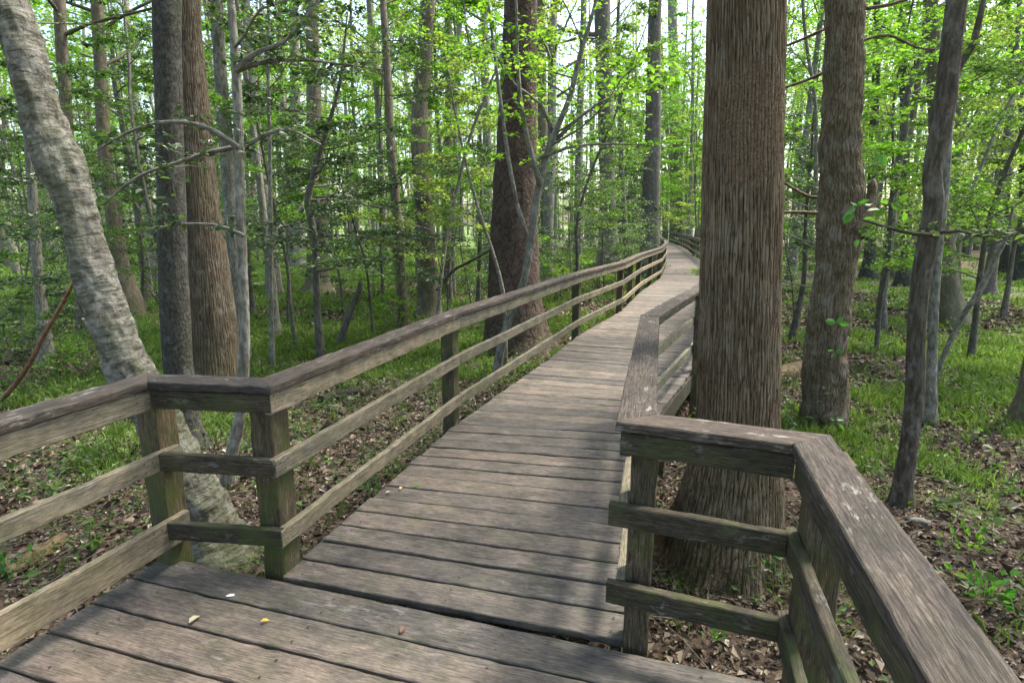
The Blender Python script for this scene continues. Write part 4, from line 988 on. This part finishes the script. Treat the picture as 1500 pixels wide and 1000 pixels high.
def stems():
    rng = np.random.default_rng(18); X, Y = frustum_pts(420, 3.5, 22, rng, .9, 1.05); mb = MB(); Ps, Ds = [], []
    for x, y in zip(X, Y):
        if path_dist(np.array([x]), np.array([y]))[0] < 1.1: continue
        z = float(gz(x, y)); h = rng.uniform(.15, .6); P = limb(mb, rng, (x, y, z - .02), rng.uniform(0, 6.28), h, .004, 2.2, .2, 4, 4, .15)
        m = int(rng.integers(5, 16)); tt = rng.uniform(.8, 3.95, m); a = tt.astype(int); f = (tt - a)[:, None]
        Ps.append(P[a] * (1 - f) + P[a + 1] * f + rng.normal(size=(m, 3)) * .025); D = rng.normal(size=(m, 3)); D[:, 2] *= .3; Ds.append(D)
    tag(mb.build('seedling_stems', B_sap), 'thin stems of knee high seedlings among the leaf litter', 'undergrowth', kind='stuff')
    V, Q, rn = leaves(np.concatenate(Ps), np.concatenate(Ds), .075, rng, .7)
    tag(link('seedling_foliage', mesh('seedling_foliage', V, Q, L_mid, False, {'rnd': ('POINT', 'FLOAT', rn)})), 'leaves of knee high seedlings scattered over the forest floor', 'undergrowth', kind='stuff')
stems()
def twigs():
    rng = np.random.default_rng(9); mb = MB(); X, Y = frustum_pts(900, 2.2, 16, rng, .9, 1.12)
    for x, y in zip(X, Y):
        if path_dist(np.array([x]), np.array([y]))[0] < .9 and y > 6: continue
        L = rng.uniform(.15, .8); a = rng.uniform(0, 6.28); z = float(gz(x, y)) + .02
        P = np.array([(x, y, z), (x + math.cos(a) * L * .5 + rng.normal() * .03, y + math.sin(a) * L * .5, z + rng.uniform(.0, .04)), (x + math.cos(a + rng.normal() * .2) * L, y + math.sin(a) * L, z)])
        tube(mb, P, [.006, .005, .002], 4, cap=False)
    tag(mb.build('twig_litter', B_sap), 'small fallen twigs lying among the dead leaves', 'twigs', kind='stuff')
twigs()

# ------------------------------------------------------------------ fallen wood
def log(name, label, cat, pts, radii, bk, sides=20, dz=0.0, step=.05):
    P = []
    for x, y in pts[:]: P.append((x, y, float(gz(x, y)) + dz))
    P = np.array(P); mb = MB(); o = P[0].copy()
    tube(mb, P, radii, sides, step, knobbly(.22, 5, len(label)))
    ob = mb.build(name, bk, origin=o); ob.location = o; tag(ob, label, cat); return ob
def lg(name, label, cat, pix, radii, bk, **k): log(name, label, cat, [gp(*p) for p in pix], radii, bk, **k)
B_rot = bark('rotten_wood', (.05, .034, .018), (.13, .09, .048), (.26, .19, .11), 20, 9, moss=.35, lichen=.2, kind='soft', bd=.02)
B_black = bark('wet_dark_wood', (.012, .011, .010), (.03, .028, .025), (.06, .055, .045), 20, 9, moss=.35, kind='soft', bd=.02)
lg('fallen_log', 'rotten tan log lying just behind the large furrowed trunk', 'log', [(1130, 560), (1162, 549), (1178, 541)], [.12, .13, .10], B_rot, dz=.08)
lg('fallen_log', 'short greenish log on the leaves right of the sinuous trunk foot', 'log', [(1328, 771), (1345, 772), (1362, 776)], [.03, .038, .03], B_grey, dz=.02)
lg('fallen_log', 'thin dark log on the mud beyond the crooked flaky tree', 'log', [(1240, 512), (1275, 508), (1315, 500)], [.03, .035, .02], B_smooth, dz=.03)
lg('fallen_log', 'blackened wet log under the left railing, near its second post', 'log', [(470, 588), (500, 580), (530, 575)], [.07, .10, .06], B_black, dz=.03)
lg('fallen_log', 'mossy rotting log in the leaves at the lower left, outside the railing', 'log', [(8, 860), (55, 830), (95, 800)], [.045, .06, .05], B_rot, dz=.02)
lg('fallen_log', 'dark log lying across the grass behind the leaning broken stem', 'log', [(520, 493), (590, 486), (640, 478)], [.05, .07, .05], B_black, dz=.04)
lg('fallen_log', 'dark stump like log lump on the leaves beyond the left railing', 'log', [(480, 600), (495, 604), (505, 606)], [.05, .07, .04], B_brown, dz=.03)
lg('fallen_branch', 'long dark branch lying on the far grass at the right', 'branch', [(1420, 447), (1450, 452), (1475, 453)], [.02, .035, .02], B_black, dz=.03)
lg('fallen_branch', 'pale bare branch on the ground between flaky and sinuous trees', 'branch', [(1262, 548), (1290, 556), (1326, 552)], [.012, .02, .01], B_grey, dz=.03)
def stick(name, label, cat, pix, bk, sides=7):
    P = [at(a, b, Y)[0] for a, b, w, Y in pix]; r = [w / 2 * at(a, b, Y)[1] / FPX for a, b, w, Y in pix]
    P = np.array(P); o = P[0].copy(); mb = MB(); tube(mb, P, r, sides, .05, knobbly(.15, 5, 3)); ob = mb.build(name, bk, origin=o); ob.location = o; tag(ob, label, cat)
stick('dead_branch', 'pale bare branch arching up from the ground behind the sinuous trunk', 'branch', [(1368, 560, 7, 8.1), (1385, 515, 7, 8.0), (1415, 455, 8, 7.8), (1432, 430, 9, 7.7), (1455, 385, 8, 7.6), (1475, 345, 5, 7.5), (1484, 300, 3, 7.4)], B_grey)
stick('dead_branch', 'reddish brown fallen branch propped against the burled leaning tree', 'branch', [(-10, 600, 7, 6.9), (35, 545, 7, 6.5), (65, 490, 6, 6.0), (94, 440, 5, 5.2), (112, 405, 4, 4.4)], bark('red_dead_wood', (.10, .05, .03), (.22, .12, .075), (.33, .2, .14), 30, 9, kind='soft', bd=.005))
stick('dead_branch', 'bare dead branch slanting up from the grass towards the red pine', 'branch', [(640, 425, 5, 11.2), (662, 398, 5, 11), (690, 382, 4, 10.6), (718, 366, 3, 10.2)], B_sap)

# ------------------------------------------------------------------ leafy sprigs near the eye
def sprig(label, pts, Y, size, lm, n=None, twig=None):
    base, _ = at(*pts[0][:2], Y); root = empty('leafy_sprig', base, label, 'sprig', None)
    rng = np.random.default_rng(int(pts[0][0] * 7 + pts[0][1])); mb = MB()
    P, D = [], []
    for a, b, dx, dy in pts:
        p, t = at(a, b, Y); d = np.array((dx, rng.uniform(-.5, .1), -dy + .05)); P.append(p); D.append(d)
        tube(mb, [base + rng.normal(size=3) * .002, (base + p) / 2 + np.array((0, -.01, .01)), p + .0], [.003, .0025, .002], 4, cap=False)
    P = np.array(P) + rng.normal(size=(len(P), 3)) * .003; D = np.array(D)
    V, Q, rn = leaves(P, D, size, rng, .5, 'leaf', .3)
    mb.build('stem', B_sap, root, origin=base)
    link('leaf_cluster', mesh('leaf_cluster', V - base, Q, lm, True, {'rnd': ('POINT', 'FLOAT', rn)}), root)
L_fresh = leafmat('fresh_broad_leaf', [(0, (.06, .19, .035)), (1, (.12, .30, .05))], .45, .35, .5)
L_lime = leafmat('lime_leaf', [(0, (.11, .24, .03)), (1, (.19, .34, .05))], .5, .4, .4)
sprig('broad green leaves sprouting at the broken stub of the crooked flaky tree', [(1258, 300, -1, -.1), (1250, 300, -.6, .8), (1255, 302, .6, -.4), (1248, 308, -.5, 1), (1262, 298, 1, .2), (1262, 322, 1, 0), (1256, 350, -.3, 1), (1260, 348, .5, -.3)], 5.75, .135, L_fresh)
sprig('pale lime leaves at the tip of the twig right of the broken stub', [(1300, 300, -.9, -.4), (1305, 298, .5, .5), (1296, 305, -.6, .6), (1318, 296, .4, -.5), (1325, 310, .2, 1), (1290, 308, -1, 0)], 5.6, .11, L_lime)
sprig('pair of green leaves halfway down the crooked flaky trunk', [(1226, 473, -1, -.1), (1228, 473, 1, .1), (1227, 476, .3, -.6)], 5.9, .11, L_fresh)
sprig('tuft of green leaves above the split foot of the crooked flaky trunk', [(1222, 514, -1, 0), (1224, 514, 1, 0), (1223, 518, -.4, .5), (1225, 518, .7, -.4)], 5.9, .09, L_fresh)
sprig('small bright leaves at the split foot of the flaky tree, above the railing corner', [(1222, 614, -1, -.2), (1225, 614, 1, 0), (1226, 620, .5, .5)], 5.7, .09, L_fresh)
sprig('single drooping broad leaf hanging beside the flaky tree', [(1292, 226, .1, 1), (1291, 225, -.4, .6)], 5.6, .12, L_fresh)
sprig('small dusty leaves against the dark grey trunk on the left', [(252, 262, -1, -.2), (250, 288, .8, -.2), (245, 290, -.9, 0), (238, 320, -.8, -.2), (262, 318, .7, 0), (268, 262, .8, .3), (240, 335, -1, .1)], 5.0, .085, L_mid)

# low plant tufts in the foreground
def tuft(label, px, py, size, n, lm, hgt=.12, seed=1):
    x, y = gp(px, py); z = float(gz(x, y)); rng = np.random.default_rng(seed)
    P = np.stack([x + rng.normal(size=n) * hgt * .4, y + rng.normal(size=n) * hgt * .4, z + rng.random(n) * hgt], -1)
    D = P - np.array((x, y, z - .05)); V, Q, rn = leaves(P, D, size * .7, rng, .5, 'leaf')
    V = np.concatenate([V, [(x, y, z - .01)]]); rn = np.append(rn, .3); b7 = np.arange(n) * 7; Q.append(np.stack([np.full(n, n * 7), b7, b7 + 6], -1))
    o = link('seedling', mesh('seedling', V - np.array((x, y, z)), Q, lm, False, {'rnd': ('POINT', 'FLOAT', rn)})); o.location = (x, y, z); tag(o, label, 'seedling')
tuft('bright green seedlings at the lower left corner outside the railing', 12, 862, .07, 26, L_fresh, .14, 1)
tuft('little green seedling in the leaves behind the short right railing', 1050, 945, .05, 12, L_fresh, .07, 2)
tuft('bright leafy tuft right of the sloping right hand cap rail', 1440, 890, .08, 40, L_fresh, .18, 3)
tuft('ferny yellow green tuft on the leaves right of the sinuous tree foot', 1418, 815, .07, 36, L_lime, .2, 4)
tuft('small green plant beside the foot of the left corner post', 255, 745, .05, 14, L_lime, .1, 5)
tuft('seedlings showing between the walkway and lower left rail', 540, 725, .05, 26, L_fresh, .12, 6)
tuft('green seedlings between the sloping right rails', 1290, 935, .06, 20, L_fresh, .12, 7)

# ------------------------------------------------------------------ on the deck
def fallen(label, px, py, size, lm, seed, a):
    x, y = gp(px, py, .0); rng = np.random.default_rng(seed)
    V, Q, rn = leaves(np.array([(0, 0, .007)]), np.array([(math.cos(a), math.sin(a), .05)]), np.array([size]), rng, .97, 'leaf', .5)
    o = link('fallen_leaf', mesh('fallen_leaf', V, Q, lm, True, {'rnd': ('POINT', 'FLOAT', rn)})); o.location = (x, y, .005); tag(o, label, 'leaf')
L_brown = leafmat('brown_leaf', [(0, (.2, .10, .06)), (1, (.26, .15, .1))], .1, .6, .3, (1, .9, .7))
L_tan = leafmat('tan_leaf', [(0, (.5, .42, .27)), (1, (.55, .46, .3))], .1, .6, .3, (1, .9, .7))
fallen('pale yellow leaf standing in a gap of the platform planks', 277, 916, .045, L_tan, 1, 1.2)
fallen('larger mottled yellow leaf on the platform planks', 382, 913, .05, L_yellow, 2, .2)
fallen('small curled brown leaf on a gap between platform planks', 587, 930, .04, L_brown, 3, 1.3)
fallen('tan leaf near the left edge of the walkway planks, left of its pair', 565, 724, .05, L_tan, 4, .6)
fallen('tan leaf near the left edge of the walkway planks, right of its pair', 586, 719, .05, L_tan, 5, 1.4)
fallen('bright green leaf lying on the walkway by the tan leaves', 605, 714, .055, L_fresh, 6, .3)
def scrap():
    x, y = gp(337, 874, 0); me = mesh('paper_scrap', [(-.018, -.006, .004), (.0, -.009, .006), (.02, .0, .004), (.018, .009, .008), (.0, .004, .011), (-.016, .003, .005)], np.array([[0, 1, 4, 5], [1, 2, 3, 4]]), newmat('white_scrap')[0], False)
    me.materials[0].node_tree.nodes['Principled BSDF'].inputs['Base Color'].default_value = (.8, .8, .82, 1)
    o = link('paper_scrap', me); o.location = (x, y, .003); tag(o, 'tiny white scrap lying on the platform planks', 'scrap')
scrap()
